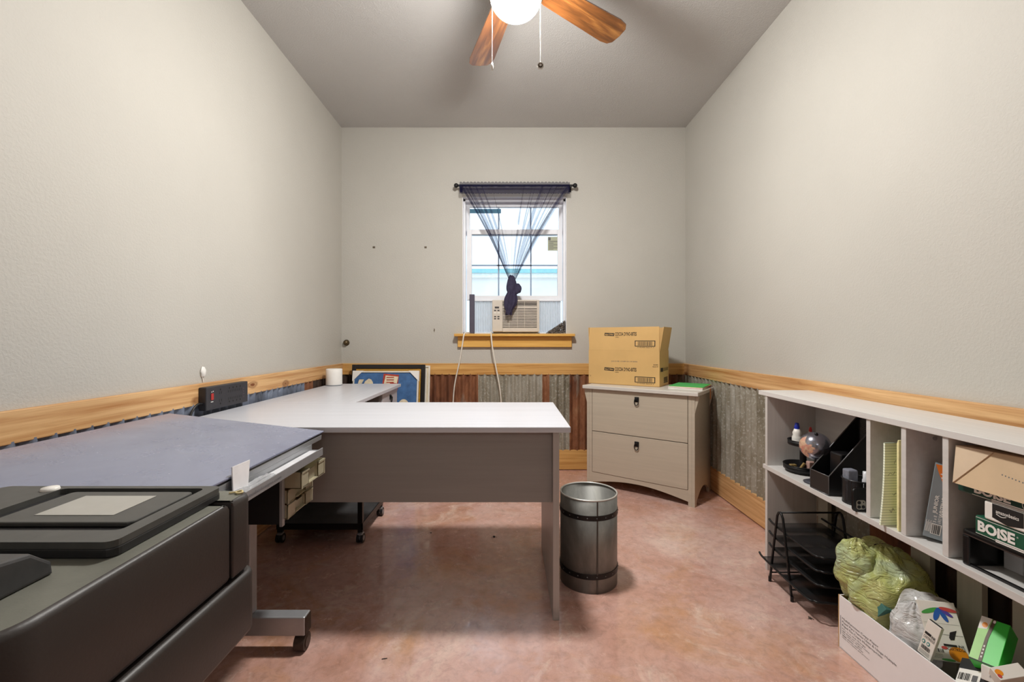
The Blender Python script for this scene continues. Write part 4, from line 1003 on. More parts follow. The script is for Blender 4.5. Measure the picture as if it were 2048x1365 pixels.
# magazine file
mf = thing('magazine_file', 'black wire mesh magazine file with slanted sides on the bookcase', 'magazine file', (1.32, 1.758, SZ))
mx0, mx1, my0, my1 = 1.226, 1.425, 1.706, 1.810
prof = [(mx0, SZ), (mx1, SZ), (mx1, .785), (mx1-.012, .785), (mx0, .575)]
for y in (my0, my1):
    MB().add([(x, y, z) for x, z in prof], [(0, 1, 2, 3, 4)]).build('mesh_side', M_mesh, mf)
b = MB()
for y in (my0, my1): b.tube([(x, y, z+ (.002 if z == SZ else 0)) for x, z in prof], .0022, closed=True, seg=6)
for x, z in ((mx0, SZ+.002), (mx0, .575), (mx1, .785), (mx1, SZ+.002)): b.tube([(x, my0, z), (x, my1, z)], .0022, seg=6)
b.build('wire_frame', PM('wire_painted_highlight', (96, 96, 98), .3, .5), mf)  # black wire coloured grey to paint the highlight along its edges
b = MB().add([(mx0, my0, SZ+.002), (mx0, my1, SZ+.002), (mx0, my1, .575), (mx0, my0, .575), (mx1, my0, SZ+.002), (mx1, my1, SZ+.002), (mx1, my1, .785), (mx1, my0, .785)], [(0, 1, 2, 3), (4, 7, 6, 5), (0, 4, 5, 1)])
b.build('mesh_front_and_back', M_mesh, mf)
b = MB().box(1.285, 1.722, SZ+.004, 1.40, 1.785, .655, bev=.006); tag(b.build('black_case', PM('case_black', (20, 20, 22), .35)), 'dull black case inside the wire magazine file', 'case')
# pen cup and its contents
px_, py_ = 1.283, 1.632
pc = thing('pen_cup', 'round black wire mesh pen cup beside the phone', 'pen cup', (px_, py_, SZ))
MB().lathe([(.050, .001), (.050, .088)], px_, py_, SZ, 36).build('mesh_wall', M_mesh, pc)
b = MB(); b.lathe([(0, .0), (.050, .0), (.0505, .004), (0, .003)], px_, py_, SZ, 36); b.build('base', M_black, pc)
b = MB(); b.tube([(px_+.0505*math.cos(2*PI*i/36), py_+.0505*math.sin(2*PI*i/36), SZ+.089) for i in range(36)], .0028, closed=True, seg=6); b.build('rim', PM('grey_black_rim', (50, 50, 52), .3, .5), pc)
tag(MB().box(px_-.040, py_-.004, SZ+.005, px_-.004, py_+.030, SZ+.122, bev=.006).build('grey_eraser', PM('grey_block', (120, 124, 136), .6, 0, .2, 60)), 'grey block standing in the pen cup', 'eraser')
tag(MB().lathe([(0, 0), (.012, 0), (.012, .088), (.010, .092), (.010, .118), (0, .119)], px_+.006, py_-.026, SZ+.005, 20).build('white_tube', PM('pale_tube', (206, 208, 214), .3)), 'pale capped tube standing in the pen cup', 'tube')
tag(MB().cyl((px_+.028, py_-.006, SZ+.006), (px_+.032, py_+.004, SZ+.115), .007, seg=10).build('dark_pen', M_blackp), 'thick dark pen in the pen cup nearest the divider', 'pen')
# phone
ph = thing('mobile_phone', 'black mobile phone on its side showing three camera lenses', 'phone', (1.275, 1.556, SZ))
PM_ = Matrix(((1, 0, 0, 1.203), (0, 0, 1, 1.552), (0, 1, 0, SZ), (0, 0, 0, 1)))
b = MB(); b.prism(rrect(0, 0, .147, .079, .012, 6)[::-1], 0, .008, bev=.002, M=PM_); b.build('body', PM('phone_black', (16, 16, 18), .35), ph)
b = MB(); b.prism(rrect(.008, .008, .040, .040, .008, 5)[::-1], -.0015, -.0001, 0, M=PM_); cbm = b.build('camera_plate', PM('camera_grey', (172, 172, 160), .35), ph)
b = MB()
for lx, lz in ((.0165, .0165), (.0165, .0315), (.0315, .0165)):
    c = PM_ @ Vector((lx, lz, 0)); b.cyl(c+Vector((0, -.003, 0)), c+Vector((0, -.0016, 0)), .0058, seg=18)
c = PM_ @ Vector((.0325, .0325, 0)); b.cyl(c+Vector((0, -.002, 0)), c+Vector((0, -.0016, 0)), .002, seg=10)
b.build('lenses', PM('lens_black', (6, 6, 8), .1), cbm)
# legal pads
def lined(name, rgb, line):
    m, nt, N, L, B = newmat(name); v = coords(N, L); sp = N.new('ShaderNodeSeparateXYZ'); L.new(v, sp.inputs[0])
    f = math_n(N, L, 'FRACT', math_n(N, L, 'MULTIPLY', sp.outputs[2], 118.0)); g = math_n(N, L, 'LESS_THAN', f, .16)
    L.new(mixc(N, L, g, lin(rgb), lin(line)), B.inputs['Base Color']); B.inputs['Roughness'].default_value = .75; return m
M_pad1 = lined('lined_green_paper', (240, 247, 226), (168, 182, 160)); M_pad2 = PM('yellow_pad', (240, 234, 176), .7, 0, .12, 60, .3, 200)
b = MB(); V = []; Fc = []; nn = 16
for k, th in enumerate((0, .006)):
    for j in range(nn+1):
        t_ = j/nn; z = SZ+.002+t_*.262; bulge = .016*math.sin(PI*t_)*(-1)
        x0 = 1.196+.024*t_; yy = 1.432+.012*t_+bulge*.3
        V += [(x0, yy+th, z), (1.40, yy+.012+th, z)]
o2 = 2*(nn+1)
for j in range(nn):
    a = 2*j; Fc += [(a, a+1, a+3, a+2), (o2+a, o2+a+2, o2+a+3, o2+a+1), (a, a+2, o2+a+2, o2+a), (a+1, o2+a+1, o2+a+3, a+3)]
Fc += [(0, o2, o2+1, 1), (2*nn, 2*nn+1, o2+2*nn+1, o2+2*nn)]
b.add(V, Fc, 0, False)
t = thing('legal_pad', 'pale green lined pad with handwriting standing in the bookcase slot', 'notepad', (1.30, 1.435, SZ))
sheet = b.build('sheets', M_pad1, t)
b = MB()
rnd = random.Random(12)
for (sx, sz, n) in ((1.222, .66, 5), (1.246, .70, 4), (1.236, .60, 3), (1.226, .545, 3)):
    pts = [(sx+i*.005, 1.4255+.0, sz+rnd.uniform(-.006, .008)+i*.003) for i in range(n+1)]
    pts = [(x, 1.432+.012*((z-SZ)/.262)-.0048*math.sin(PI*(z-SZ)/.262)-.0003+ (x-1.2)*.05, z) for x, y, z in pts]
    b.tube(pts, .0006, seg=4, res=3)
b.build('handwriting', M_inkgrey, t)
b = MB()
for k in range(3): b.box(1.216+.004*k, 1.388+.0062*k, SZ+.001, 1.42, 1.393+.0062*k, .786-.006*k, bev=.0015)
tag(b.build('yellow_pad', M_pad2), 'yellow writing pad seen on edge against the divider', 'notepad')
# junior writing pads in plastic
def quad_frame(p0, p1, p3):
    p0, p1, p3 = Vector(p0), Vector(p1), Vector(p3); u = (p1-p0).normalized(); n = u.cross(p3-p0).normalized(); v = n.cross(u)
    M = Matrix((u, v, n)).transposed().to_4x4(); M.translation = p0; return M, (p1-p0).length, (p3-p0).dot(v)
t = thing('pad_pack', 'shrink wrapped grey and orange pack of junior writing pads in the slot', 'notepads', (1.31, 1.32, SZ))
M = Matrix.Translation((1.238, 1.334, SZ+.001)) @ Matrix.Rotation(math.radians(-44), 4, 'Z') @ Matrix.Rotation(math.radians(7), 4, 'Y') @ Matrix(((1, 0, 0, 0), (0, 0, -1, 0), (0, 1, 0, 0), (0, 0, 0, 1)))
M_slate = PM('slate_pack', (134, 144, 150), .25, 0, .06, 10, coat=.5); M_or = PM('orange_print', (232, 122, 28), .3, 0, .06, 10, coat=.5)
b = MB(); b.M = M; b.box(0, .012, -.028, .095, .236, 0, bev=.002); b.build('pack', M_slate, t)
b = MB(); b.M = M; o = (0, 0, 0)
Fx, Fy_ = Vector((1, 0, 0)), Vector((0, 1, 0))
b.poly(o, Fx, Fy_, [(.002, .234), (.093, .234), (.093, .10), (.05, .135), (.028, .170), (.010, .212)], 1)
b.text('JUNIOR', o, Fx, Fy_, .023, .088, .056, .011, 2, bold=.02, rot=PI/2); b.text('WRITING PADS', o, Fx, Fy_, .038, .080, .098, .012, 2, bold=.02, rot=PI/2)
b.rect(o, Fx, Fy_, .014, .026, .036, .058, 2); b.barcode(o, Fx, Fy_, .016, .028, .018, .028, 3, 9, 3, .0012)
b.text('5 x 8', o, Fx, Fy_, .023, .062, .02, .007, 2, rot=PI/2); b.text('6 PACK', o, Fx, Fy_, .033, .062, .016, .007, 2, rot=PI/2)
for k in range(5): b.rect(o, Fx, Fy_, .002+k*.0024, .03, .003+k*.0024, .065-.006*(k % 2), 2)
for i in range(7):
    a = i*.9; b.poly(o, Fx, Fy_, [(.03+.012*math.cos(a)-.002, .205+.012*math.sin(a)), (.03+.016*math.cos(a+.3), .205+.016*math.sin(a+.3)), (.032+.010*math.cos(a+.5), .205+.010*math.sin(a+.5))], 2, .0012)
b.build('printed_front', [M_slate, M_or, M_white, M_ink], t)
# lower right compartment: riser, reams, kraft card
rs = thing('paper_riser', 'open fronted black plastic riser under the paper reams', 'riser', (1.33, 1.03, SZ))
RX0, RX1, RY0, RY1 = 1.216, 1.42, .955, 1.195
b = MB().box(RX0, RY0, .578, RX1, RY1, .596, bev=.006).box(RX0, RY1-.018, SZ, RX1, RY1, .58, bev=.004).box(RX0, RY0, SZ, RX1, RY0+.014, .58, bev=.004).box(RX1-.01, RY0, SZ, RX1, RY1, .58); b.box(RX0+.004, RY0+.01, SZ, RX0+.012, RY1-.01, SZ+.006)
b.build('shell', PM('gloss_black', (18, 17, 18), .25), rs)
tag(MB().box(1.30, 1.125, SZ+.0005, 1.38, 1.17, SZ+.05, bev=.002).build('small_white_box', PM('dim_white', (200, 200, 204), .5)), 'small white box inside the black riser', 'box')
M_bgreen = PM('ream_green', (28, 84, 62), .4, 0, .08, 12); M_bgreen2 = PM('ream_green_dark', (20, 62, 52), .35, 0, .15, 20)
def ream(name, label, z0, z1, y1, y0, x0, x1, mats, printer, cat='paper ream', tilt=0.0):
    t = thing(name, label, cat, ((x0+x1)/2, (y0+y1)/2, z0), 0, 'paper reams on the riser')
    MB().box(x0, y0, z0, x1, y1, z1, bev=.004).build('wrapper', mats[0], t)
    b = MB(); o = Vector((x0, y1, z0)); printer(b, o, -Y_, Z, y1-y0, z1-z0); b.build('printed_label', mats, t); return t
def boise(b, o, u, v, L_, H):
    b.text('BOiSE', o, u, v, .008, H*.22, .085, H*.56, 1, bold=.045); b.text('®', o, u, v, .096, H*.6, .004, .004, 1)
    b.rect(o, u, v, .003, .003, L_-.003, .0042, 1); b.rect(o, u, v, .003, H-.0052, L_-.003, H-.004, 1)
    c = [(.132+.016*math.cos(2*PI*i/24), H*.45+.016*math.sin(2*PI*i/24)) for i in range(24)]; c2 = [(.132+.0145*math.cos(2*PI*i/24), H*.45+.0145*math.sin(2*PI*i/24)) for i in range(24)]
    for i in range(24): j = (i+1) % 24; b.poly(o, u, v, [c2[i], c[i], c[j], c2[j]], 1)
    b.rect(o, u, v, .05, .0, L_, .007, 1)
ream('paper_ream', 'green wrapped paper ream lowest in the stack on the riser', .5965, .6455, 1.158, .955, 1.212, 1.42, [M_bgreen, M_white], boise)
def amz(b, o, u, v, L_, H):
    b.poly(o, u, v, [(.020, H*.97), (.088, H*.97), (.088, H*.22), (.055, H*.04), (.020, H*.22)], 1)
    b.text('amazonbasics', o, u, v, .029, H*.52, .050, .009, 0, .0014, .01)
    b.tube([o+u*.030+v*H*.47-X*.0012, o+u*.042+v*H*.39-X*.0012, o+u*.052+v*H*.46-X*.0012], .0008, 5, 0, res=4)
ream('white_paper_ream', 'white wrapped paper ream with black label between two green reams', .646, .6925, 1.132, .955, 1.208, 1.42, [M_paper, M_ink], amz)
ream('upper_paper_ream', 'dark green wrapped paper ream under the kraft card', .693, .733, 1.203, .955, 1.212, 1.42, [M_bgreen2, M_white], lambda b, o, u, v, L_, H: boise(b, o+u*.036, u, v, L_-.04, H))
kc = thing('kraft_mailer', 'folded tan kraft card lying on the paper reams', 'cardboard', (1.3, 1.08, .7335))
A, Bp, C, D = Vector((1.222, 1.214, .812)), Vector((1.222, .955, .822)), Vector((1.188, .955, .722)), Vector((1.194, 1.195, .716))
E = A+(Bp-A)*.36; nv_ = Vector((.004, 0, .001))
b = MB().add([E, Bp, C, D, E+nv_, Bp+nv_, C+nv_, D+nv_], [(0, 3, 2, 1), (4, 5, 6, 7), (0, 1, 5, 4), (1, 2, 6, 5), (2, 3, 7, 6), (3, 0, 4, 7)])
b.add([A, E, E+Vector((.20, 0, .002)), A+Vector((.20, 0, .002)), Bp, Bp+Vector((.2, 0, 0))], [(0, 1, 2, 3), (1, 4, 5, 2)])
for k in range(14): b.rect(D, (C-D).normalized(), (A-D).normalized(), .115+k*.0075, .052-k*.001, .118+k*.0075, .055-k*.001, 1, -.0008)
b.build('sheet', [M_kraftpale, M_inkgrey], kc)
n1 = (D-A).cross(E-A).normalized()*.003
if n1.x > 0: n1 = -n1
b = MB().add([A, D, E, A+n1, D+n1, E+n1], [(0, 1, 2), (5, 4, 3), (0, 3, 4, 1), (1, 4, 5, 2), (2, 5, 3, 0)]); b.build('folded_corner', PM('kraft_inside', (206, 184, 158), .75, 0, .05, 12), kc)

# ------------------------------------------------------------------ wire letter tray on the floor
lt = thing('letter_tray', 'black four tier wire mesh letter tray on the floor by the bookcase', 'letter tray', (1.32, 1.9, 0))
TX0, TX1 = 1.19, 1.445
for zf, ys in ((.255, 0), (.200, .0), (.145, 0), (.085, -.035)):
    y0, y1 = 1.715, 2.045-ys; x0 = TX0+(-.02 if ys else .006)
    z = lambda y: zf+.03*(y-1.72)
    rim = [(x0, y1, z(y1)+.012), (x0, y1-.05, z(y1)), (x0, y0+.05, z(y0)), (x0+.015, y0+.013, z(y0)), (x0+.05, y0, z(y0)), (TX1-.01, y0, z(y0)), (TX1-.008, y1, z(y1)+.012)]
    b = MB().tube(rim, .0045, seg=8, res=5); tr = b.build('tray', M_black, lt)
    b = MB().add([(x0+.003, y1-.005, z(y1)-.006), (x0+.003, y0+.04, z(y0)-.008), (x0+.04, y0+.003, z(y0)-.008), (TX1-.014, y0+.003, z(y0)-.008), (TX1-.014, y1-.005, z(y1)-.006)], [(0, 1, 2, 3, 4)]); b.build('mesh_floor', M_mesh, tr)
for x in (TX0-.002, TX1+.004):
    b = MB().tube([(x, 1.868, .004), (x, 1.905, .19), (x, 1.930, .322), (x, 1.940, .338), (x, 1.950, .342), (x, 1.960, .338), (x, 1.970, .322), (x, 1.995, .19), (x, 2.026, .004)], .0052, seg=8)
    for y in (1.868, 2.026): b.cyl((x, y, 0), (x, y, .022), .0065, seg=10)
    b.build('end_frame', M_black, lt)
b = MB().tube([(TX0-.002, 1.95, .342), (TX1+.004, 1.95, .342)], .004, seg=8); b.tube([(TX0-.002, 1.876, .045), (TX1+.004, 1.876, .045)], .0035, seg=8); b.tube([(TX0-.002, 2.018, .045), (TX1+.004, 2.018, .045)], .0035, seg=8)
b.build('crossbar', M_black, lt)

# ------------------------------------------------------------------ carton of rubbish by the bookcase
BXA = math.radians(1.5); bo = Vector((1.1825, 1.597, 0))
cx = thing('paper_carton', 'low open white copy paper carton holding bags on the floor', 'box', bo, BXA)
CWd, CLn, CHt, ct = .252, .56, .186, .004
M_cart = PM('white_carton', (242, 241, 244), .6, 0, .02, 10)
b = MB().box(0, -CLn, 0, ct, 0, CHt, 0).box(CWd-ct, -CLn, 0, CWd, 0, CHt, 0).box(ct, -ct, 0, CWd-ct, 0, CHt, 0).box(ct, -CLn, 0, CWd-ct, -CLn+ct, CHt, 0).box(0, -CLn, 0, CWd, 0, ct, 0)
b.box(-.0002, -.0035, .0, .0045, .0006, CHt+.0006, 1); b.box(ct+.0003, -ct-.001, .01, CWd-ct, -ct-.0002, CHt, 1)
crt = b.build('carton', [M_cart, M_cardedge], cx, local=True)
b = MB(); o = Vector((0, 0, 0)); u, v = Vector((0, -1, 0)), Z
b.rect(o, u, v, .010, .050, .0115, .118)
for s_, y, w, h, m in (('Multifunction Copy Paper', .107, .150, .009, 1), ('Papel Para Varios Usos & Usage Multiple', .095, .215, .009, 1), ('Papel De Copia Multipropósito', .083, .165, .009, 1), ('8.5 x 11 in, 20 lb, 92 bright', .073, .10, .006, 0), ('500 sheets per ream, 8 reams', .065, .115, .0055, 0), ('216 x 279 mm, 75 g/m2', .0575, .085, .0055, 0), ('4000 sheets, acid free', .050, .09, .0055, 0), ('Made for copiers and printers', .0425, .115, .005, 0)):
    b.text(s_, o, u, v, .018, y, w, h, m)
b.build('printed_text', [M_ink, M_inkgrey], crt, local=True)

def bag_mat(name, rgb, alpha, rough=.16, rgb2=None, bd=.011):
    m, nt, N, L, B = newmat(name); N.remove(B); c = lin(rgb)
    v = coords(N, L); w = noise_n(N, L, v, 26, 5, .65, 1.5)
    col = ramp(N, L, w, [(.3, tuple(x*.85 for x in c)), (.7, tuple(min(1, x*1.15) for x in c))])
    if rgb2: col = ramp(N, L, noise_n(N, L, v, 8, 3, .5, .4), [(.38, c), (.52, lin(rgb2)), (.66, lin((238, 236, 166)))])
    d = N.new('ShaderNodeBsdfDiffuse'); tl = N.new('ShaderNodeBsdfTranslucent'); g = N.new('ShaderNodeBsdfGlossy'); tr = N.new('ShaderNodeBsdfTransparent')
    g.inputs['Roughness'].default_value = rough; L.new(col, d.inputs[0]); L.new(col, tl.inputs[0]); tr.inputs[0].default_value = tuple(x**.35 for x in c)+(1,)
    bp = N.new('ShaderNodeBump'); bp.inputs['Strength'].default_value = 1.0; bp.inputs['Distance'].default_value = bd
    v3 = coords(N, L, (11, 11, 24)); n3 = noise_n(N, L, v3, 1.0, 3, .5, 2.0)
    L.new(math_n(N, L, 'POWER', math_n(N, L, 'ABSOLUTE', math_n(N, L, 'SUBTRACT', n3, .5)), .6), bp.inputs['Height'])
    for q in (d, tl, g): L.new(bp.outputs[0], q.inputs['Normal'])
    m1 = N.new('ShaderNodeMixShader'); m1.inputs[0].default_value = .3; L.new(d.outputs[0], m1.inputs[1]); L.new(tl.outputs[0], m1.inputs[2])
    m2 = N.new('ShaderNodeMixShader'); m2.inputs[0].default_value = 1-alpha; L.new(m1.outputs[0], m2.inputs[1]); L.new(tr.outputs[0], m2.inputs[2])
    fr = N.new('ShaderNodeFresnel'); fr.inputs[0].default_value = 1.4; L.new(bp.outputs[0], fr.inputs['Normal'])
    m3 = N.new('ShaderNodeMixShader'); L.new(fr.outputs[0], m3.inputs[0]); L.new(m2.outputs[0], m3.inputs[1]); L.new(g.outputs[0], m3.inputs[2])
    L.new(m3.outputs[0], N['Material Output'].inputs[0]); return m
M_gbag = bag_mat('green_yellow_bag_film', (222, 240, 200), .78, .16, (228, 236, 152)); M_wbag = bag_mat('white_bag_film', (248, 248, 250), .9, .2, None, .005)
# green bag
gb = thing('green_plastic_bag', 'bulging translucent yellow green carrier bag in the carton', 'bag', (1.31, 1.46, .006))
def crumple(p, k, a): return a*(noise.noise(p*k)+.5*noise.noise(p*k*2.3+Vector((5, 2, 1))))
def blob(c, rx, ry, rz, seg, rings, k, amp, ridge=0.0, M=None):
    b = MB(); c = Vector(c); V = []; Fc = []
    for i in range(rings+1):
        th = PI*i/rings
        for j in range(seg):
            ph = 2*PI*j/seg; d = Vector((math.sin(th)*math.cos(ph), math.sin(th)*math.sin(ph), math.cos(th)))
            r_ = 1+crumple(d, k, amp)+ridge*abs(math.sin(5.5*ph+3*math.cos(th)))*abs(math.cos(th))
            V.append(c+Vector((d.x*rx*r_, d.y*ry*r_, d.z*rz*r_)))
    for i in range(rings):
        for j in range(seg): l = (j+1) % seg; Fc.append((i*seg+j, (i+1)*seg+j, (i+1)*seg+l, i*seg+l))
    b.add(V, Fc, 0, True); return b
def clampbox(b, lo, hi):
    b.v = [Vector((min(max(v.x, lo[0]), hi[0]), min(max(v.y, lo[1]), hi[1]), min(max(v.z, lo[2]), hi[2]))) for v in b.v]; return b
def shear_bag(b):
    out = []
    for v in b.v:
        z = v.z
        k = max(0, (z-.17)/.2)
        out.append(Vector((v.x+.0, v.y+.05*k, v.z)))
        if z < .19: out[-1].x = min(max(out[-1].x, 1.1905), 1.428); out[-1].y = min(max(out[-1].y, 1.40), 1.588); 
        else: out[-1].x = min(out[-1].x, 1.435)
    b.v = [Vector((q.x, q.y+(max(0, 1.445-q.y)*.8 if q.x < 1.33 else 0), q.z)) for q in out]; return b
b = shear_bag(blob((1.312, 1.505, .19), .135, .120, .175, 96, 60, 2.0, .15, .05)); lobe = blob((1.232, 1.575, .285), .062, .062, .098, 60, 36, 2.4, .16, .10); b.add(lobe.v, lobe.f, 0, True); body = b.build('film', M_gbag, gb)
def strap_strip(pts, w, name, mat, parent):
    P = [Vector(p) for p in pts]; Q = []
    for i in range(len(P)-1):
        a, b_, c, d = P[max(0, i-1)], P[i], P[i+1], P[min(len(P)-1, i+2)]
        for k in range(6):
            t = k/6; Q.append(.5*((2*b_)+(c-a)*t+(2*a-5*b_+4*c-d)*t*t+(3*b_-a-3*c+d)*t**3))
    Q.append(P[-1]); V = []; Fc = []; nw = 6
    for i, q in enumerate(Q):
        t = (Q[min(i+1, len(Q)-1)]-Q[max(0, i-1)]).normalized(); s_ = t.cross(Vector((.3, -.5, .8))).normalized()
        for k in range(nw+1):
            f = k/nw-.5; V.append(q+s_*w*f+Vector((0, 0, .006*math.sin(9*f*2+i*.7))))
    for i in range(len(Q)-1):
        for k in range(nw): a = i*(nw+1)+k; Fc.append((a, a+1, a+nw+2, a+nw+1))
    return MB().add(V, Fc, 0, True).build(name, mat, parent)
strap_strip([(1.255, 1.62, .375), (1.275, 1.60, .36), (1.29, 1.58, .34), (1.305, 1.55, .315)], .03, 'handle', bag_mat('bag_film_doubled', (226, 226, 140), .8), gb)
strap_strip([(1.30, 1.64, .33), (1.33, 1.62, .365), (1.37, 1.57, .345), (1.395, 1.52, .29)], .05, 'handle', M_gbag, gb)
# contents seen through the film
def tilted_box(name, label, cat, c, size, rot, mats, group=None, faces=None):
    b = MB(); b.M = Matrix.Translation(c) @ Matrix.Rotation(rot[2], 4, 'Z') @ Matrix.Rotation(rot[1], 4, 'Y') @ Matrix.Rotation(rot[0], 4, 'X')
    sx, sy, sz = (s/2 for s in size); b.box(-sx, -sy, -sz, sx, sy, sz, bev=.001)
    o = b.build(name, mats); return tag(o, label, cat, group)
tilted_box('teal_carton', 'teal box showing through the green bag top', 'box', (1.245, 1.565, .285), (.07, .06, .06), (.3, .2, .5), PM('teal_card', (46, 128, 110), .5))
b = shear_bag(blob((1.312, 1.505, .165), .118, .104, .150, 48, 30, 2.0, .15, .0)); b.v = [Vector((v.x+(1.312-v.x)*.08, v.y+(1.505-v.y)*.08, max(.008, v.z))) for v in b.v]
tag(b.build('yellow_packaging', PM('yellow_card', (232, 224, 96), .6, 0, .12, 8)), 'yellow packaging filling the green bag', 'packaging')
tilted_box('blue_green_carton', 'dark teal box corner pressed against the green bag side', 'box', (1.232, 1.478, .215), (.07, .07, .06), (.5, .3, .2), PM('dark_teal_card', (70, 120, 112), .5))
# white bag
wb = thing('white_plastic_bag', 'crumpled white plastic bag beside the green bag in the carton', 'bag', (1.255, 1.375, .006))
b = blob((1.255, 1.375, .165), .062, .060, .108, 60, 36, 2.2, .16, .10)
b.v = [Vector((max(v.x, 1.194) if v.z < .19 else max(v.x, 1.18), v.y, max(v.z, .006))) for v in b.v]; b.build('film', M_wbag, wb)
strap_strip([(1.235, 1.40, .245), (1.275, 1.41, .285), (1.325, 1.385, .292), (1.365, 1.35, .265)], .04, 'handle', M_wbag, wb)

# boxes built from their visible face (corner points measured where they stand)
def face_box(name, label, cat, p0, p1, p3, depth, mats, deco=None, group=None, painted_opening=None):
    M, w, h = quad_frame(p0, p1, p3)
    if (M.to_3x3() @ Vector((0, 0, 1))).dot(Vector(p0)-Vector((0, 0, CAM_H))) > 0: raise ValueError(name)
    c = M @ Vector((w/2, h/2, -depth/2))
    t = bpy.data.objects.new(name, None); COL.objects.link(t); t.location = c; tag(t, label, cat, group); t.empty_display_size = .03
    b = MB(); b.M = M; b.box(0, 0, -depth, w, h, 0, bev=.0012); body = b.build('carton', mats[0], t)
    if painted_opening:
        b = MB(); b.M = M; b.rect((0, h, 0), (1, 0, 0), (0, 0, -1), .0015, .0015, w-.0015, depth-.0015, 0); b.build('painted_opening', painted_opening, t)  # flat black patch paints the dark inside; the box top is closed
    if deco:
        b = MB(); deco(b, w, h)
        b.v = [M @ v for v in b.v]; b.build('printed_face', mats, t)
    return t
O3 = Vector((0, 0, 0)); UX, UY = Vector((1, 0, 0)), Vector((0, 1, 0))
def ell(cx_, cy_, a, b_, rot=0, n=20): return [(cx_+a*math.cos(t)*math.cos(rot)-b_*math.sin(t)*math.sin(rot), cy_+a*math.cos(t)*math.sin(rot)+b_*math.sin(t)*math.cos(rot)) for t in [2*PI*i/n for i in range(n)]]
M_card = PM('glossy_white_card', (232, 228, 220), .35, 0, .03, 12); M_cg = PM('print_leaf_green', (70, 160, 70), .4); M_cb = PM('print_blue', (30, 90, 176), .4); M_cv = PM('print_violet', (84, 64, 160), .4); M_cr = PM('print_red', (196, 70, 62), .4); M_co = PM('print_orange', (240, 150, 30), .4); M_ct = PM('print_teal', (30, 130, 130), .4)
def ink_small(b, w, h):
    b.rect(O3, UX, UY, .10*w, .60*h, .55*w, .67*h, 1); b.text('INK', O3, UX, UY, .60*w, .585*h, .30*w, .075*h, 1, bold=.02); b.text('CARTRIDGE', O3, UX, UY, .10*w, .49*h, .80*w, .075*h, 1)
    for cx_ in (.2, .55):
        b.poly(O3, UX, UY, ell(cx_*w, .38*h, .12*w, .055*h), 2); b.poly(O3, UX, UY, ell(cx_*w, .38*h, .07*w, .03*h), 0, .0012)
    b.barcode(O3, UX, UY, .15*w, .18*h, .65*w, .11*h, 1, 18, 8)
    for k in range(3): b.rect(O3, UX, UY, .1*w, (.06+.035*k)*h, .85*w, (.068+.035*k)*h, 1)
face_box('ink_carton', 'small white ink cartridge box leaning on the white bag', 'box', W(1834, 1302, 1.312), W(1860, 1324, 1.276), W(1850, 1234, 1.304), .010, [M_card, M_ink, M_ct], ink_small, None, M_blackp)
def ink_big(b, w, h):
    pet = ((.30, .83, .20, .05, .35, 2), (.45, .78, .17, .055, 1.1, 3), (.62, .77, .16, .05, 1.9, 3), (.72, .81, .13, .04, 2.5, 4), (.78, .87, .17, .045, 2.95, 5))
    for k, (cx_, cy_, a, bb, r, m) in enumerate(pet): b.poly(O3, UX, UY, ell(cx_*w, cy_*h, 1.35*a*w, bb*h*.75, r, 22), m, .0006+.0002*k)
    b.rect(O3, UX, UY, .03*w, .44*h, .97*w, .445*h, 7); b.rect(O3, UX, UY, .03*w, .62*h, .97*w, .623*h, 7)
    b.poly(O3, UX, UY, [(.60*w, .40*h), (.66*w, .49*h), (.85*w, .53*h), (.80*w, .47*h), (.76*w, .42*h), (.72*w, .37*h), (.62*w, .36*h)], 1)
    for x_, y_ in ((.34, .57), (.42, .57), (.20, .38), (.26, .37)): b.poly(O3, UX, UY, ell(x_*w, y_*h, .03*w, .008*h, .3, 10), 1)
    b.poly(O3, UX, UY, ell(.72*w, .14*h, .24*w, .12*h), 6); b.rect(O3, UX, UY, .40*w, .255*h, .74*w, .29*h, 1, .0012); b.text('INK', O3, UX, UY, .77*w, .25*h, .16*w, .045*h, 1, .0012); b.text('CARTRIDGE', O3, UX, UY, .48*w, .195*h, .45*w, .045*h, 1, .0014)
    b.poly(O3, UX, UY, ell(.40*w, .225*h, .08*w, .025*h), 5, .0008); b.barcode(O3, UX, UY, .06*w, .14*h, .30*w, .06*h, 1, 16, 5); b.poly(O3, UX, UY, ell(.42*w, .03*h, .18*w, .02*h), 2)
    for k in range(3): b.rect(O3, UX, UY, .06*w, (.05+.025*k)*h, .30*w, (.055+.025*k)*h, 7)
face_box('ink_multipack', 'torn white ink cartridge box with a colourful petal design', 'box', W(1866, 1320, 1.29), W(1946, 1332, 1.245), W(1898, 1206, 1.32), .05, [M_card, M_ink, M_cg, M_cb, M_cv, M_cr, M_co, M_inkgrey], ink_big)
M_lime = PM('bright_green_card', (52, 196, 62), .4, 0, .06, 8); M_brown = PM('brown_print', (84, 68, 52), .5); M_pale = PM('pale_green_print', (150, 206, 116), .45)
def green_deco(b, w, h):
    b.poly(O3, UX, UY, [(0, .02*h), (.42*w, .02*h), (.40*w, .55*h), (.46*w, 1.0*h), (0, 1.0*h)], 1); b.poly(O3, UX, UY, [(.32*w, .03*h), (.45*w, .03*h), (.44*w, .55*h), (.54*w, 1.0*h), (.40*w, 1.0*h), (.33*w, .55*h)], 2, .0009)
    b.poly(O3, UX, UY, [(0, .70*h), (.3*w, .74*h), (.38*w, 1.0*h), (0, 1.0*h)], 3, .0009); b.poly(O3, UX, UY, ell(.2*w, .82*h, .1*w, .06*h), 4, .0012)
    b.poly(O3, UX, UY, ell(.48*w, .95*h, .05*w, .035*h), 3, .0012)
    for k in range(4): b.rect(O3, UX, UY, .36*w, (.10+.08*k)*h, .41*w, (.14+.08*k)*h, 3, .0012)
    b.rect(O3, UX, UY, 0, 0, w, .025*h, 5, .001)
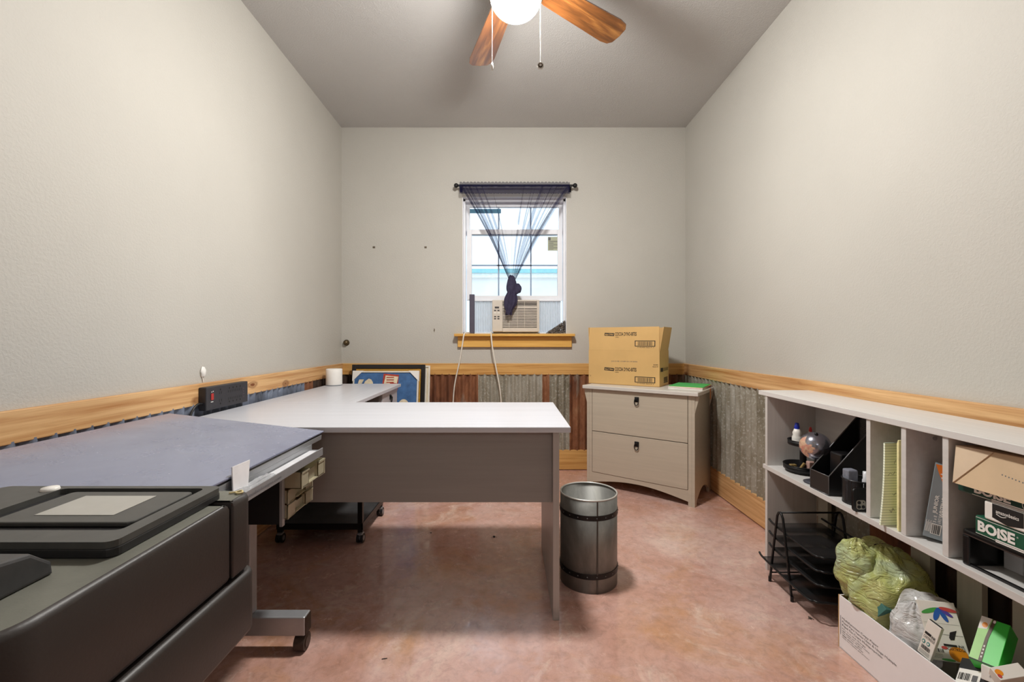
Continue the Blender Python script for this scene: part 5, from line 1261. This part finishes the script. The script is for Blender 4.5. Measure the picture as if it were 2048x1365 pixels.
face_box('green_toner_carton', 'bright green printer supply box with a brown band in the carton', 'box', W(1937, 1316, 1.18), W(1996, 1340, 1.13), W(1974, 1236, 1.22), .055, [M_lime, M_pale, M_brown, M_paper, M_co, M_ink], green_deco)
def bw(b, w, h):
    b.rect(O3, UX, UY, .05*w, .05*h, .8*w, .6*h, 1)
    b.text('EIGHT', O3, UX, UY, .1*w, .4*h, .4*w, .12*h, 0, .0012) if False else None
    b.barcode(O3, UX, UY, .1*w, .2*h, .4*w, .25*h, 0, 12, 2, .0012); b.rect(O3, UX, UY, .55*w, .2*h, .72*w, .42*h, 2, .0012)
face_box('black_carton', 'black box with a white barcode label at the front of the carton', 'box', W(1906, 1368, 1.20), W(1968, 1382, 1.13), W(1938, 1318, 1.215), .05, [M_blackp, M_paper, M_inkgrey], bw)
face_box('white_flap_carton', 'white and black box end below the bright green box', 'box', W(1962, 1358, 1.145), W(1996, 1372, 1.12), W(1944, 1322, 1.165), .03, [M_paper, M_ink], lambda b, w, h: b.text('1M0 150', O3, UX, UY, .6*w, .3*h, .4*w, .12*h, 1, rot=1.2))
face_box('grey_orange_pack', 'pale grey pack with orange print at the right edge of the carton', 'box', W(2002, 1362, 1.10), W(2060, 1352, 1.09), W(2012, 1330, 1.12), .05, [M_card, M_co, M_cr], lambda b, w, h: (b.poly(O3, UX, UY, ell(.15*w, .55*h, .12*w, .25*h), 1), b.poly(O3, UX, UY, ell(.08*w, .3*h, .06*w, .15*h), 2, .0009)))
tilted_box('brown_carton', 'brown cardboard scrap behind the bright green box', 'cardboard', (1.30, 1.12, .155), (.16, .05, .10), (.3, .2, .3), M_kraft)

# ------------------------------------------------------------------ small litter on the floor
def litter(name, label, cat, px, py, r, mat, n=5):
    p = W(px, py, CAM_H*F_PX/(py-CY)); b = MB(); rnd = random.Random(px)
    b.sphere((p.x, p.y, r*.5), r, seg=8, rings=6, sz=.5, fn=lambda d: 1+.4*noise.noise(d*3+Vector((px, 0, 0))))
    for i in range(n):
        a = rnd.uniform(0, 6.28); b.tube([(p.x, p.y, r*.5), (p.x+math.cos(a)*r*1.4, p.y+math.sin(a)*r*1.4, r*.8), (p.x+math.cos(a)*r*2.2, p.y+math.sin(a)*r*2.2, .0007)], .0006, seg=4)
    return tag(b.build(name, mat), label, cat)
M_bug = PM('dead_insect', (40, 32, 26), .6)
litter('dead_insect', 'dead dark insect on the floor beneath the desk', 'insect', 988, 1075, .007, M_bug)
litter('floor_crumb', 'dark crumb on the open floor left of the desk leg', 'crumb', 862, 1067, .004, M_bug, 2)
litter('dust_clump', 'small dust clump on the floor before the letter tray', 'dust', 1620, 1238, .006, PM('dust', (80, 70, 60), .9), 6)
p = W(768, 1320, CAM_H*F_PX/640)
tag(MB().tube([(p.x-.008, p.y, .0015), (p.x, p.y+.002, .002), (p.x+.010, p.y+.004, .0015)], .0012, seg=5).build('twig', M_bug), 'short dark twig on the floor in the foreground', 'twig')
